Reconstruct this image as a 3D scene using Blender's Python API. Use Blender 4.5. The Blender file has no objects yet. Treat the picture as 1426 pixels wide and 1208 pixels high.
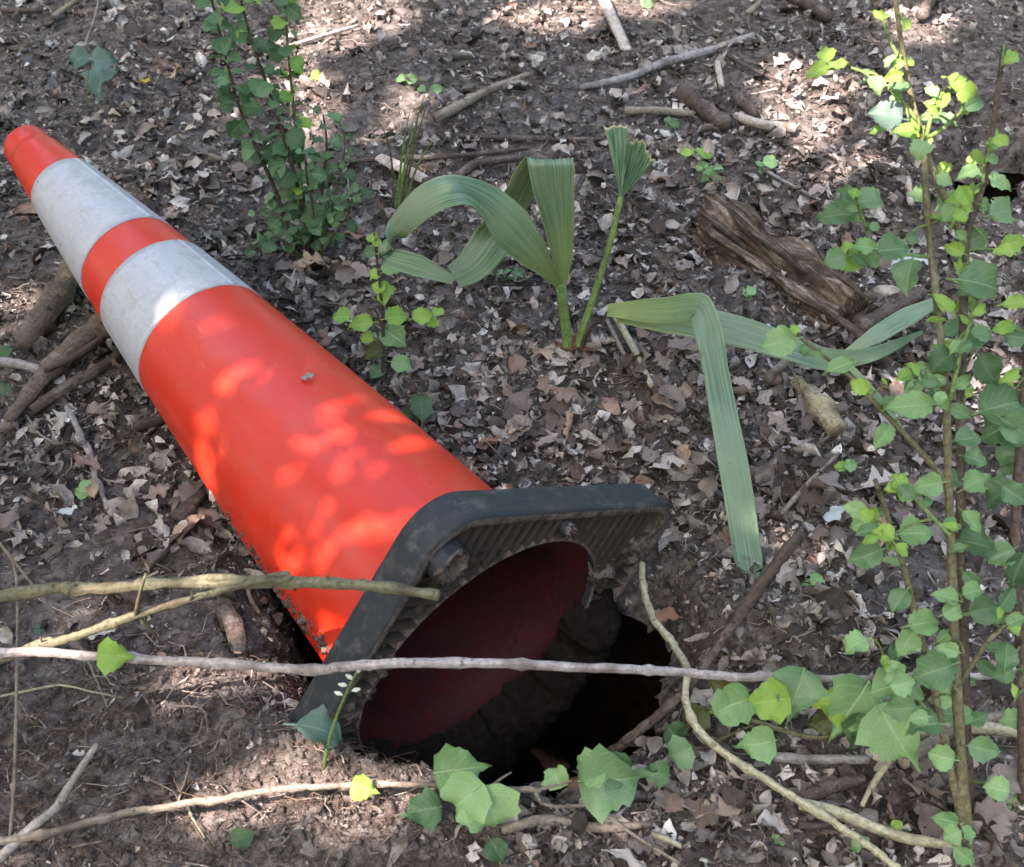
import bpy, math, random
import numpy as np
from mathutils import Vector, Matrix
R = math.radians
scene = bpy.context.scene
col = scene.collection

# ------------------------------------------------------------------ camera
FPX, PITCH, CAMH = 2000.0, R(40), 1.07
cam_d = bpy.data.cameras.new('camera')
cam_d.sensor_width = 36.0
cam_d.lens = 36.0 * FPX / 1426.0
cam_d.clip_start, cam_d.clip_end = 0.02, 400.0
cam_d.dof.use_dof = True
cam_d.dof.focus_distance = 1.6
cam_d.dof.aperture_fstop = 14.0
cam = bpy.data.objects.new('camera', cam_d)
cam.location = (0, 0, CAMH)
cam.rotation_euler = (R(90) - PITCH, 0, 0)
col.objects.link(cam)
scene.camera = cam

# ------------------------------------------------------------------ sky and sun
SUN = Vector((-0.42, -0.40, 0.815)).normalized()      # towards the sun
world = bpy.data.worlds.new('World')
scene.world = world
world.use_nodes = True
nt = world.node_tree
bg = nt.nodes['Background']
sky = nt.nodes.new('ShaderNodeTexSky')
sky.sky_type = 'NISHITA'
sky.sun_disc = False
sky.sun_elevation = math.asin(SUN.z)
sky.sun_rotation = math.atan2(SUN.x, SUN.y)
sky.dust_density = 5.0
sky.ozone_density = 0.6
nt.links.new(sky.outputs[0], bg.inputs[0])
bg.inputs[1].default_value = 0.14
sun_d = bpy.data.lights.new('sun', 'SUN')
sun_d.energy = 4.0
sun_d.angle = R(0.5)
sun_d.color = (1.0, 0.81, 0.76)
sun = bpy.data.objects.new('sun', sun_d)
sun.rotation_euler = SUN.to_track_quat('Z', 'Y').to_euler()
sun.location = SUN * 20
col.objects.link(sun)
scene.view_settings.view_transform = 'Standard'
scene.view_settings.look = 'None'
scene.view_settings.gamma = 1.0
scene.view_settings.use_curve_mapping = False
scene.view_settings.exposure = 2.75
scene.cycles.max_bounces = 6
scene.cycles.transparent_max_bounces = 4

# ------------------------------------------------------------------ helpers
rng = np.random.default_rng(7)
random.seed(11)
FW = np.array([0, math.cos(PITCH), -math.sin(PITCH)])
UP = np.array([0, math.sin(PITCH), math.cos(PITCH)])
RT = np.array([1.0, 0, 0])
CAM = np.array([0, 0, CAMH])

def ray(px, py):
    return FW + RT * (px - 713) / FPX + UP * (604 - py) / FPX
def P(px, py, h=0.0):
    """point on the plane z = h (metres) that the photograph shows at this pixel"""
    d = ray(px, py)
    return CAM + d * ((h - CAMH) / d[2])
def Y(px, py, y):
    d = ray(px, py)
    return CAM + d * (y / d[1])
def project(p):
    d = np.asarray(p, float) - CAM
    z = d @ FW
    return 713 + FPX * (d @ RT) / z, 604 - FPX * (d @ UP) / z, z

_tab = np.random.default_rng(3).random((8, 256, 256))
def vnoise(x, y, k=0):
    x = np.asarray(x, float); y = np.asarray(y, float)
    xi = np.floor(x).astype(int); yi = np.floor(y).astype(int)
    fx = x - xi; fy = y - yi
    fx = fx * fx * (3 - 2 * fx); fy = fy * fy * (3 - 2 * fy)
    T = _tab[k]
    a = T[xi % 256, yi % 256]; b = T[(xi + 1) % 256, yi % 256]
    c = T[xi % 256, (yi + 1) % 256]; d = T[(xi + 1) % 256, (yi + 1) % 256]
    return (a * (1 - fx) + b * fx) * (1 - fy) + (c * (1 - fx) + d * fx) * fy - 0.5

def fbm(x, y, f, o=3, k=0):
    s = 0; a = 1.0
    for i in range(o):
        s = s + a * vnoise(x * f + 17.3 * i, y * f + 5.1 * i, (k + i) % 8); f *= 2.1; a *= 0.5
    return s

def poly_sd(x, y, poly):
    """signed distance to a polygon, positive inside"""
    x = np.asarray(x, float); y = np.asarray(y, float)
    d = np.full(x.shape, 1e9); ins = np.zeros(x.shape, bool)
    n = len(poly)
    for i in range(n):
        ax, ay = poly[i]; bx, by = poly[(i + 1) % n]
        ex, ey = bx - ax, by - ay
        t = np.clip(((x - ax) * ex + (y - ay) * ey) / (ex * ex + ey * ey), 0, 1)
        d = np.minimum(d, np.hypot(x - ax - t * ex, y - ay - t * ey))
        c = ((ay > y) != (by > y)) & (x < (bx - ax) * (y - ay) / ((by - ay) if by != ay else 1e-9) + ax)
        ins ^= c
    return np.where(ins, d, -d)

PIT_PX = [(362, 800), (380, 885), (432, 956), (474, 1028), (520, 1066), (600, 1078), (660, 1092), (760, 1090),
          (850, 1062), (925, 1015), (968, 940), (968, 860), (945, 795), (890, 740), (760, 700), (600, 690), (450, 710), (380, 745)]
PIT = [tuple(P(*q)[:2]) for q in PIT_PX]
BUR_PX = [(1308, 240), (1318, 214), (1352, 200), (1400, 196), (1445, 206), (1450, 246), (1405, 272), (1350, 272)]
BUR = P(1352, 250)[:2]
PIT2 = [tuple(P(*q)[:2]) for q in BUR_PX]

def ss(a, b, x):
    t = np.clip((x - a) / (b - a), 0, 1)
    return t * t * (3 - 2 * t)

MOUNDS = [  # pixel, sigma x, sigma y, height
    ((425, 1052), .06, .04, .045), ((330, 1010), .09, .06, .018), ((560, 1092), .09, .022, .034), ((640, 1100), .05, .02, .012),
    ((1060, 880), .085, .06, .038), ((1000, 800), .04, .05, .018), ((330, 690), .07, .06, -.012),
    ((930, 540), .07, .06, .022), ((1060, 420), .12, .10, .018), ((700, 160), .5, .25, .03), ((150, 470), .12, .10, .018),
    ((200, 1140), .16, .05, .02), ((1330, 110), .20, .12, .03), ((1180, 270), .10, .08, .02), ((560, 1180), .12, .03, .02)]
MOUNDS = [(P(*m[0])[0], P(*m[0])[1], m[1], m[2], m[3]) for m in MOUNDS]

def gz(x, y, fine=True):
    x = np.asarray(x, float); y = np.asarray(y, float)
    z = .030 * fbm(x, y, 1.3, 2, 1) * ss(.2, 1.2, np.hypot(x, y - 1.0)) + .014 * fbm(x, y, 6, 2, 2)
    for mx, my, sx, sy, h in MOUNDS:
        z = z + h * np.exp(-((x - mx) / sx) ** 2 - ((y - my) / sy) ** 2)
    # the sinkhole under the cone
    wob = .034 * fbm(x, y, 15, 3, 4)
    sd = poly_sd(x, y, PIT) + wob
    z = z - .07 * ss(-.018, .035, sd) - .010 * ss(-.06, 0, sd)
    # the burrow in the bank far right
    z = z - .05 * ss(-.03, .03, poly_sd(x, y, PIT2) + wob)
    z = z + .025 * ss(0, .12, y - BUR[1] - .06) * ss(.33, .45, x + .15 * fbm(x, y, 9, 2, 6)) * ss(2.9, 2.4, y)
    if fine:
        rough = .6 + .9 * np.exp(-((x - MOUNDS[3][0]) / .14) ** 2 - ((y - MOUNDS[3][1]) / .10) ** 2) \
            + .25 * ss(1.02, .80, y) * ss(.0, -.2, x) + .5 * ss(.0, .05, sd)
        z = z + rough * (.010 * fbm(x, y, 24, 2, 3) + .0075 * np.abs(fbm(x, y, 55, 2, 6)) + .004 * fbm(x, y, 130, 1, 0))
    return z

def pit2_edge(x, y): return poly_sd(x, y, PIT2) + .034 * fbm(x, y, 15, 3, 4)
def pit_edge(x, y): return poly_sd(x, y, PIT) + .034 * fbm(x, y, 15, 3, 4)

def G(px, py, h=0.0):
    """point on the ground seen at this pixel, lifted by h"""
    z = 0.0
    for _ in range(6):
        p = P(px, py, z)
        z = .5 * z + .5 * float(gz(p[0], p[1], False))
    p[2] = float(gz(p[0], p[1])) + h
    return p

def link(o, parent=None):
    col.objects.link(o)
    if parent is not None: o.parent = parent
    return o

def raw_mesh(name, V, Fc, smooth=True, uv=None, colr=None):
    me = bpy.data.meshes.new(name)
    V = np.asarray(V, np.float32)
    if isinstance(Fc, np.ndarray):
        n, k = Fc.shape
        me.vertices.add(len(V)); me.vertices.foreach_set('co', V.ravel())
        me.loops.add(n * k); me.loops.foreach_set('vertex_index', Fc.astype(np.int32).ravel())
        me.polygons.add(n); me.polygons.foreach_set('loop_start', np.arange(0, n * k, k, dtype=np.int32))
        me.polygons.foreach_set('loop_total', np.full(n, k, np.int32))
        me.update(calc_edges=True)
    else:
        me.from_pydata([tuple(map(float, v)) for v in V], [], [tuple(map(int, f)) for f in Fc])
    me.validate()
    if smooth:
        me.polygons.foreach_set('use_smooth', np.ones(len(me.polygons), bool))
    if uv is not None:
        li = np.empty(len(me.loops), np.int32); me.loops.foreach_get('vertex_index', li)
        l = me.uv_layers.new(name='uv'); l.data.foreach_set('uv', np.asarray(uv, np.float32)[li].ravel())
    if colr is not None:
        c = me.color_attributes.new('tint', 'FLOAT_COLOR', 'POINT')
        cc = np.ones((len(V), 4), np.float32); cc[:, :3] = colr
        c.data.foreach_set('color', cc.ravel())
    return me

def obj(name, V, Fc, mat, parent=None, smooth=True, **kw):
    me = raw_mesh(name, V, Fc, smooth, **kw)
    me.materials.append(mat)
    return link(bpy.data.objects.new(name, me), parent)

def empty(name, loc=(0, 0, 0)):
    o = bpy.data.objects.new(name, None)
    o.empty_display_size = .05
    o.location = loc
    return link(o)

def tag(o, label=None, cat=None, group=None, kind=None):
    if label: o['label'] = label
    if cat: o['category'] = cat
    if group: o['group'] = group
    if kind: o['kind'] = kind
    return o

def keep(o, parent):
    """parent a world-space mesh under an empty that stands at parent.location"""
    o.parent = parent
    o.location = -parent.location
    return o

def spline(pts, n):
    pts = np.asarray(pts, float)
    if len(pts) == 2: pts = np.array([pts[0], (pts[0] + pts[1]) / 2, pts[1]])
    q = np.vstack([2 * pts[0] - pts[1], pts, 2 * pts[-1] - pts[-2]])
    seg = np.linalg.norm(np.diff(pts, axis=0), axis=1); cum = np.r_[0, np.cumsum(seg)]
    out = []
    for s in np.linspace(0, cum[-1], n):
        i = min(max(np.searchsorted(cum, s, side='right') - 1, 0), len(seg) - 1)
        t = (s - cum[i]) / max(seg[i], 1e-9)
        a, b, c, d = q[i], q[i + 1], q[i + 2], q[i + 3]
        out.append(.5 * (2 * b + (c - a) * t + (2 * a - 5 * b + 4 * c - d) * t * t + (3 * b - a - 3 * c + d) * t ** 3))
    return np.array(out)

def tube_vf(pts, rad, n=None, sides=8, knob=.12, seed=0, flat=1.0, wob=0.0, nodes=0.0):
    pts = np.asarray(pts, float)
    L = np.linalg.norm(np.diff(pts, axis=0), axis=1).sum()
    if n is None: n = int(min(60, max(6, L / .012)))
    c = spline(pts, n)
    r_ = np.random.default_rng(seed + int(abs(pts[0, 0] * 1e5)) % 9999)
    if wob:
        c[1:-1] += r_.normal(0, wob, (n - 2, 3))
    rad = np.atleast_1d(np.asarray(rad, float))
    r = np.interp(np.linspace(0, 1, n), np.linspace(0, 1, len(rad)), rad) if len(rad) > 1 else np.full(n, rad[0])
    if nodes:
        s_ = np.linspace(0, L, n); q = nodes * .5
        while q < L:
            r = r * (1 + .38 * np.exp(-((s_ - q) / .0045) ** 2)); q += nodes * r_.uniform(.6, 1.5)
        c[1:-1] += np.repeat(r_.normal(0, .0006, (n // 5 + 2, 3)), 5, 0)[:n - 2] * np.linspace(1, 1, n - 2)[:, None]
    T = np.gradient(c, axis=0); T /= np.linalg.norm(T, axis=1)[:, None] + 1e-12
    ref = np.array([0, 0, 1.0]) if abs(T[:, 2]).mean() < .8 else np.array([0, 1.0, 0])
    A = np.cross(T, ref); A /= np.linalg.norm(A, axis=1)[:, None] + 1e-12
    B = np.cross(T, A)
    th = np.linspace(0, 2 * np.pi, sides, endpoint=False)
    nz = 1 + knob * r_.normal(0, 1, (n, sides)).clip(-2, 2) * .5 + knob * r_.normal(0, 1, (n, 1)).clip(-2, 2) * .6
    V = c[:, None] + (r[:, None] * nz)[..., None] * (np.cos(th)[None, :, None] * A[:, None] + flat * np.sin(th)[None, :, None] * B[:, None])
    V = V.reshape(-1, 3)
    Fc = []
    for i in range(n - 1):
        for j in range(sides):
            k = (j + 1) % sides
            Fc.append((i * sides + j, i * sides + k, (i + 1) * sides + k, (i + 1) * sides + j))
    b = len(V); V = np.vstack([V, c[:1] - T[:1] * r[0] * .3, c[-1:] + T[-1:] * r[-1] * .5])
    for j in range(sides):
        k = (j + 1) % sides
        Fc.append((b, k, j)); Fc.append((b + 1, (n - 1) * sides + j, (n - 1) * sides + k))
    uv = np.zeros((len(V), 2)); uv[:n * sides, 0] = np.repeat(np.linspace(0, L, n), sides); uv[:n * sides, 1] = np.tile(np.arange(sides) / sides, n)
    return V, Fc, uv

def tube(name, pts, rad, mat, parent=None, **kw):
    V, Fc, uv = tube_vf(pts, rad, **kw)
    if parent is not None: V = V - np.array(parent.location)
    return obj(name, V, Fc, mat, parent, uv=uv)

# ------------------------------------------------------------------ materials
class NT:
    def __init__(s, name, rough=.8, spec=.3):
        s.m = bpy.data.materials.new(name); s.m.use_nodes = True
        s.t = s.m.node_tree; s.b = s.t.nodes['Principled BSDF']
        s.b.inputs['Roughness'].default_value = rough
        s.b.inputs['Specular IOR Level'].default_value = spec
        s.out = s.t.nodes['Material Output']
    def n(s, typ, **kw):
        o = s.t.nodes.new(typ)
        for k, v in kw.items():
            if k.startswith('i_'): o.inputs[k[2:].replace('_', ' ')].default_value = v
            else: setattr(o, k, v)
        return o
    def l(s, a, b): s.t.links.new(a, b)
    def noise(s, vec, scale, detail=4, rough=.55):
        o = s.n('ShaderNodeTexNoise'); o.inputs['Scale'].default_value = scale
        o.inputs['Detail'].default_value = detail; o.inputs['Roughness'].default_value = rough
        s.l(vec, o.inputs['Vector']); return o.outputs['Fac']
    def ramp(s, fac, stops):
        o = s.n('ShaderNodeValToRGB'); e = o.color_ramp.elements
        while len(e) < len(stops): e.new(.5)
        for k, (p, c) in enumerate(stops):
            e[k].position = p; e[k].color = (*c, 1) if len(c) == 3 else c
        s.l(fac, o.inputs[0]); return o.outputs[0]
    def mix(s, fac, a, b, mode='MIX'):
        o = s.n('ShaderNodeMix', data_type='RGBA', blend_type=mode)
        for sock, v in ((o.inputs[0], fac), (o.inputs[6], a), (o.inputs[7], b)):
            if hasattr(v, 'node'): s.l(v, sock)
            else: sock.default_value = v if not isinstance(v, tuple) else (*v, 1)
        return o.outputs[2]
    def math(s, op, a, b=0.0):
        o = s.n('ShaderNodeMath', operation=op)
        for sock, v in ((o.inputs[0], a), (o.inputs[1], b)):
            if hasattr(v, 'node'): s.l(v, sock)
            else: sock.default_value = v
        return o.outputs[0]
    def mapr(s, v, a, b, c=0.0, d=1.0):
        o = s.n('ShaderNodeMapRange'); s.l(v, o.inputs[0])
        for i, x in enumerate((a, b, c, d)): o.inputs[i + 1].default_value = x
        return o.outputs[0]
    def bump(s, h, strength, dist, chain=None):
        o = s.n('ShaderNodeBump'); o.inputs['Strength'].default_value = strength; o.inputs['Distance'].default_value = dist
        s.l(h, o.inputs['Height'])
        if chain is not None: s.l(chain, o.inputs['Normal'])
        return o.outputs[0]
    def pos(s): return s.n('ShaderNodeNewGeometry').outputs['Position']
    def objc(s): return s.n('ShaderNodeTexCoord').outputs['Object']
    def rnd(s): return s.n('ShaderNodeObjectInfo').outputs['Random']
    def col(s, c): s.l(c, s.b.inputs['Base Color'])

def mat_soil():
    m = NT('soil', .92, .15); p = m.pos()
    a = m.noise(p, 9, 5, .6); b = m.noise(p, 70, 4, .65); c = m.noise(p, 330, 3, .6)
    base = m.ramp(b, [(.25, (.027, .023, .019)), (.48, (.098, .089, .080)), (.72, (.215, .203, .187))])
    tone = m.ramp(a, [(.3, (.60, .55, .52)), (.7, (1.25, 1.2, 1.18))])
    base = m.mix(1.0, base, tone, 'MULTIPLY')
    fleck = m.ramp(c, [(.62, (0, 0, 0)), (.72, (1, 1, 1))])
    base = m.mix(m.math('MULTIPLY', fleck, .45), base, (.33, .295, .27))
    m.col(base)
    n1 = m.bump(b, .8, .012); n2 = m.bump(c, .8, .004, n1); m.l(n2, m.b.inputs['Normal'])
    return m.m

def mat_litter(name='dead_leaf', attr=True):
    m = NT(name, .75, .25); p = m.pos() if attr else m.objc()
    if attr: base = m.n('ShaderNodeVertexColor', layer_name='tint').outputs[0]
    else:
        base = m.ramp(m.rnd(), [(0, (.055, .042, .036)), (.22, (.13, .10, .087)), (.5, (.20, .172, .156)), (.75, (.30, .255, .225)), (.92, (.23, .155, .115)), (1, (.44, .39, .35))])
    a = m.noise(p, 55, 4, .6); b = m.noise(p, 260, 3, .6)
    base = m.mix(1.0, base, m.ramp(a, [(.3, (.42, .40, .39)), (.70, (1.45, 1.43, 1.41))]), 'MULTIPLY')
    base = m.mix(m.ramp(b, [(.58, (0, 0, 0)), (.70, (.8, .8, .8))]), base, (.05, .038, .031))
    m.col(base)
    m.l(m.bump(b, .5, .002), m.b.inputs['Normal'])
    return m.m

def mat_leaf(name, c1, c2, vein, rough=.5, trans=.3):
    m = NT(name, rough, .4)
    uv = m.n('ShaderNodeTexCoord').outputs['UV']; o = m.objc()
    s = m.n('ShaderNodeSeparateXYZ'); m.l(uv, s.inputs[0])
    u, v = s.outputs[0], s.outputs[1]
    base = m.mix(m.rnd(), c1, c2)
    base = m.mix(1.0, base, m.ramp(m.noise(o, 60, 4, .6), [(.3, (.72, .75, .72)), (.7, (1.22, 1.2, 1.2))]), 'MULTIPLY')
    av = m.math('ABSOLUTE', m.math('SUBTRACT', v, .5))
    mid = m.mapr(av, .0, .035, 1, 0)
    sv = m.math('FRACT', m.math('SUBTRACT', m.math('MULTIPLY', u, 7.0), m.math('MULTIPLY', av, 5.0)))
    side = m.mapr(m.math('ABSOLUTE', m.math('SUBTRACT', sv, .5)), .0, .09, .45, 0)
    base = m.mix(m.math('MULTIPLY', m.math('MAXIMUM', mid, side), .9), base, vein)
    spot = m.ramp(m.noise(o, 190, 2), [(.70, (0, 0, 0)), (.76, (.7, .7, .7))])
    base = m.mix(spot, base, (.10, .075, .035))
    m.col(base)
    m.l(m.bump(m.math('MAXIMUM', mid, side), .35, .002), m.b.inputs['Normal'])
    tr = m.n('ShaderNodeBsdfTranslucent'); m.l(base, tr.inputs[0])
    mx = m.n('ShaderNodeMixShader'); mx.inputs[0].default_value = trans
    m.l(m.b.outputs[0], mx.inputs[1]); m.l(tr.outputs[0], mx.inputs[2]); m.l(mx.outputs[0], m.out.inputs[0])
    return m.m

def mat_bark(name, c1, c2, c3, scale=40, rough=.85, stretch=8):
    m = NT(name, rough, .2)
    uv = m.n('ShaderNodeTexCoord').outputs['UV']
    mp = m.n('ShaderNodeMapping'); m.l(uv, mp.inputs[0]); mp.inputs['Scale'].default_value = (scale, scale / stretch * 4, 1)
    p = m.pos()
    a = m.noise(mp.outputs[0], 1.0, 4, .6); b = m.noise(p, 30, 4, .6); c = m.noise(p, 240, 3, .6)
    base = m.mix(a, c1, c2); base = m.mix(m.mapr(b, .5, .68), base, c3)
    base = m.mix(1.0, base, m.ramp(c, [(.3, (.6, .6, .6)), (.7, (1.3, 1.3, 1.3))]), 'MULTIPLY')
    d = m.noise(p, 110, 3, .6)
    base = m.mix(m.ramp(d, [(.60, (0, 0, 0)), (.68, (.75, .75, .75))]), base, tuple(x * .35 for x in c1))
    m.col(base)
    m.l(m.bump(c, .6, .002, m.bump(a, .6, .003)), m.b.inputs['Normal'])
    return m.m

def mat_plain(name, c, rough=.7, var=.35, scale=60, bump=.3, spec=.3):
    m = NT(name, rough, spec); p = m.objc()
    a = m.noise(p, scale, 4, .6)
    m.col(m.mix(1.0, c, m.ramp(a, [(.3, (1 - var,) * 3), (.7, (1 + var,) * 3)]), 'MULTIPLY'))
    m.l(m.bump(a, bump, .003), m.b.inputs['Normal'])
    return m.m

M = {}
M['soil'] = mat_soil()
M['litter'] = mat_litter()
M['dead'] = mat_litter('dead_leaf_single', False)
M['mature'] = mat_leaf('leaf_mature', (.085, .175, .070), (.165, .29, .130), (.25, .38, .20), .40)
M['dark'] = mat_leaf('leaf_dark', (.050, .110, .040), (.100, .180, .075), (.15, .24, .11), .45)
M['young'] = mat_leaf('leaf_young', (.19, .35, .060), (.30, .46, .080), (.40, .54, .16), .5, .3)
M['pale'] = mat_leaf('leaf_pale', (.17, .31, .115), (.26, .43, .18), (.38, .53, .28), .5)
M['olive'] = mat_leaf('leaf_olive', (.05, .065, .015), (.10, .11, .03), (.14, .15, .06), .5)
M['teal'] = mat_leaf('leaf_teal', (.08, .145, .11), (.12, .20, .155), (.18, .26, .21), .5)
M['stem_green'] = mat_bark('stem_green', (.17, .27, .075), (.24, .34, .11), (.14, .20, .07), 60, .6)
M['stem_olive'] = mat_bark('stem_olive', (.11, .10, .05), (.18, .17, .09), (.22, .20, .125), 60, .7)
M['stem_dark'] = mat_bark('stem_dark', (.075, .055, .042), (.12, .092, .070), (.15, .125, .095), 60, .7)
M['bark_green'] = mat_bark('bark_green', (.13, .125, .075), (.205, .20, .125), (.10, .08, .055), 30)
M['bark_grey'] = mat_bark('bark_grey', (.22, .21, .195), (.34, .32, .30), (.15, .13, .11), 30)
M['bark_pink'] = mat_bark('bark_pink', (.36, .32, .29), (.50, .45, .42), (.20, .165, .145), 22, .75)
M['bark_pale'] = mat_bark('bark_pale', (.33, .31, .20), (.45, .43, .29), (.26, .22, .14), 25, .7)
M['bark_brown'] = mat_bark('bark_brown', (.055, .040, .033), (.115, .09, .075), (.17, .145, .125), 40)
M['bark_tan'] = mat_bark('bark_tan', (.20, .17, .13), (.30, .26, .20), (.13, .10, .08), 40)
M['wood_pale'] = mat_bark('wood_pale', (.40, .34, .28), (.55, .49, .42), (.26, .20, .15), 60, .8)

# ------------------------------------------------------------------ ground
def axis_lines(a, b, step, lo, hi, grow=1.16):
    c = list(np.arange(a, b + step / 2, step)); s = step; v = a; left = []
    while v > lo: s *= grow; v -= s; left.append(v)
    s = step; v = c[-1]; right = []
    while v < hi: s *= grow; v += s; right.append(v)
    return np.array(left[::-1] + c + right)
gx = axis_lines(-1.12, 1.12, .0058, -45, 45)
gy = axis_lines(.60, 2.75, .0058, -45, 60)
X, YY = np.meshgrid(gx, gy)
Z = gz(X, YY)
nx, ny = len(gx), len(gy)
idx = np.arange(nx * ny).reshape(ny, nx)
quads = np.stack([idx[:-1, :-1], idx[:-1, 1:], idx[1:, 1:], idx[1:, :-1]], -1).reshape(-1, 4)
for fn_, cut_ in ((pit_edge, .024), (pit2_edge, .018)):       # draw the torn rim as a smooth line, not along the grid
    e_ = fn_(X, YY); near_ = np.abs(e_ - cut_) < .0052
    xs_, ys_ = X[near_].copy(), YY[near_].copy()
    for _ in range(2):
        e0 = fn_(xs_, ys_); gx_ = (fn_(xs_ + .002, ys_) - e0) / .002; gy_ = (fn_(xs_, ys_ + .002) - e0) / .002
        k_ = np.clip((e0 - cut_) / np.maximum(gx_ ** 2 + gy_ ** 2, .2), -.006, .006)
        xs_ -= k_ * gx_; ys_ -= k_ * gy_
    X[near_], YY[near_] = xs_, ys_
Z = gz(X, YY)
mid_ = (quads[:, 0] + 0, quads[:, 2])
qx = (X.ravel()[mid_[0]] + X.ravel()[mid_[1]]) / 2; qy = (YY.ravel()[mid_[0]] + YY.ravel()[mid_[1]]) / 2
quads = quads[(pit_edge(qx, qy) < .0245) & (pit2_edge(qx, qy) < .0185)]                      # the mouth of the sinkhole is really open
g = obj('ground', np.stack([X, YY, Z], -1).reshape(-1, 3), quads, M['soil'])
tag(g, 'dark brown forest soil with a sinkhole opening under the cone', None, None, 'structure')

# the cavity under the mouth: wider below than above, so the roof of earth overhangs it
def cavity(PIT, label, dk):
    pl = np.array(PIT + PIT[:1]); n = 160
    seg = np.r_[0, np.cumsum(np.linalg.norm(np.diff(pl, axis=0), axis=1))]
    s = np.linspace(0, seg[-1], n, endpoint=False)
    ring = np.stack([np.interp(s, seg, pl[:, 0]), np.interp(s, seg, pl[:, 1])], -1)
    c = ring.mean(0); V = []
    lev = [(-.020, 1.06), (-.06, 1.03), (-.11, 1.08), (-.18, 1.22), (-.28, 1.38), (-.42, 1.45), (-.58, 1.35), (-.70, 1.0), (-.76, .5), (-.78, .02)]
    for z, k in lev:
        z = -.02 + (z + .02) * dk
        p = c + (ring - c) * k
        nz = 1 + .10 * fbm(p[:, 0] * 2, p[:, 1] * 2 + z * 3, 7, 3, 2) * (0 if z > -.05 else 1)
        p = c + (p - c) * nz[:, None]
        V.append(np.stack([p[:, 0], p[:, 1], z + .02 * fbm(p[:, 0], p[:, 1], 12, 2, 5)], -1))
    m = len(lev); V = np.vstack(V)
    Fc = np.array([(i * n + j, (i + 1) * n + j, (i + 1) * n + (j + 1) % n, i * n + (j + 1) % n) for i in range(m - 1) for j in range(n)])
    tag(obj('sinkhole' if dk == 1 else 'burrow', V, Fc, M['shade_soil']), label, None, None, 'structure')
M['shade_soil'] = mat_plain('shade_deep_soil', (.022, .016, .013), .95, .5, 30, .9, .05)  # earth coloured near black, cavity shade put into the colour
cavity(PIT, 'deep cavity below the cone base with shade painted into its earth', 1)
cavity(PIT2, 'dark burrow in the bank at the far right', .6)

# ------------------------------------------------------------------ leaf shapes
def prof(kind, t):
    if kind == 'ovate': return .39 * np.sin(np.pi * t ** .68) ** (.68 + .75 * t)
    if kind == 'round': return .46 * np.sin(np.pi * t ** .85) ** .62
    if kind == 'ellip': return .26 * np.sin(np.pi * t ** .9) ** .9
    if kind == 'lance': return .15 * np.sin(np.pi * t ** .8)
    if kind == 'oak': return (.27 * np.sin(np.pi * t ** 1.05) ** .7) * (1 + .42 * np.sin(2 * np.pi * 3.3 * t + .6))
    if kind == 'ivy': return np.where(t < .16, .50 * np.sqrt(np.maximum(t, 0) / .16), .50 * np.maximum(0, 1 - (t - .16) / .84) ** 1.5 + .09 * np.exp(-((t - .48) / .15) ** 2) * (t < .999))
    if kind == 'frag': return .30 * np.clip(np.minimum(t * 4 + .35, (1 - t) * 3 + .25), 0, 1)
    return .3 * np.sin(np.pi * t)

def leaf_vf(kind, L=1.0, fold=.25, curl=.2, twist=.0, n=9, across=5, seed=0, wav=.04, stalk=.0, edge=.05, wide=1.0, serr=0.0):
    r_ = np.random.default_rng(seed)
    t = np.linspace(0, 1, n)
    if kind == 'ivy': t = np.r_[0, .05, .11, .18, np.linspace(.28, 1, n - 4)]
    hw = prof(kind, t) * wide
    s = np.linspace(-1, 1, across)
    el = 1 + edge * r_.normal(0, 1, n); er = 1 + edge * r_.normal(0, 1, n)
    if serr:
        q = serr * (np.arange(n) % 2 * 2 - 1); el = el + q; er = er + q
    V = np.zeros((n, across, 3)); uv = np.zeros((n, across, 2))
    ph = r_.random(4) * 6.28
    for j, sj in enumerate(s):
        w = hw * sj * (el if sj < 0 else er)
        x = t.copy()
        if kind == 'ivy': x = t - .18 * abs(sj) * np.exp(-(t / .16) ** 2)
        z = fold * np.abs(w) + wav * np.sin(9 * t + ph[0] + 3 * sj) * abs(sj) + wav * .7 * np.sin(17 * t + ph[1]) * abs(sj) ** 2
        V[:, j] = np.stack([x, w, z], -1); uv[:, j, 0] = t; uv[:, j, 1] = .5 + .5 * sj
    # bend along the length
    a = -curl * 2.0
    if abs(a) > 1e-3:
        th = a * V[..., 0]; rr = 1 / a
        zx = V[..., 2]
        V[..., 2] = rr * (1 - np.cos(th)) + zx * np.cos(th)
        V[..., 0] = rr * np.sin(th) - zx * np.sin(th)
    if twist:
        an = twist * uv[..., 0]; y, z = V[..., 1].copy(), V[..., 2].copy()
        V[..., 1] = y * np.cos(an) - z * np.sin(an); V[..., 2] = y * np.sin(an) + z * np.cos(an)
    V = V.reshape(-1, 3) * L; uv = uv.reshape(-1, 2)
    Fc = [(i * across + j, i * across + j + 1, (i + 1) * across + j + 1, (i + 1) * across + j) for i in range(n - 1) for j in range(across - 1)]
    if stalk:
        k = len(V); q = stalk * L; w = .022 * L
        V = np.vstack([V, [(-q, -w, -.1 * q), (-q, w, -.1 * q), (-q, 0, w - .1 * q), (.05 * L, -w, 0), (.05 * L, w, 0), (.05 * L, 0, w)]])
        uv = np.vstack([uv, np.tile([0, .5], (6, 1))])
        Fc += [(k, k + 1, k + 4, k + 3), (k + 1, k + 2, k + 5, k + 4), (k + 2, k, k + 3, k + 5)]
    return V, Fc, uv

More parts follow.
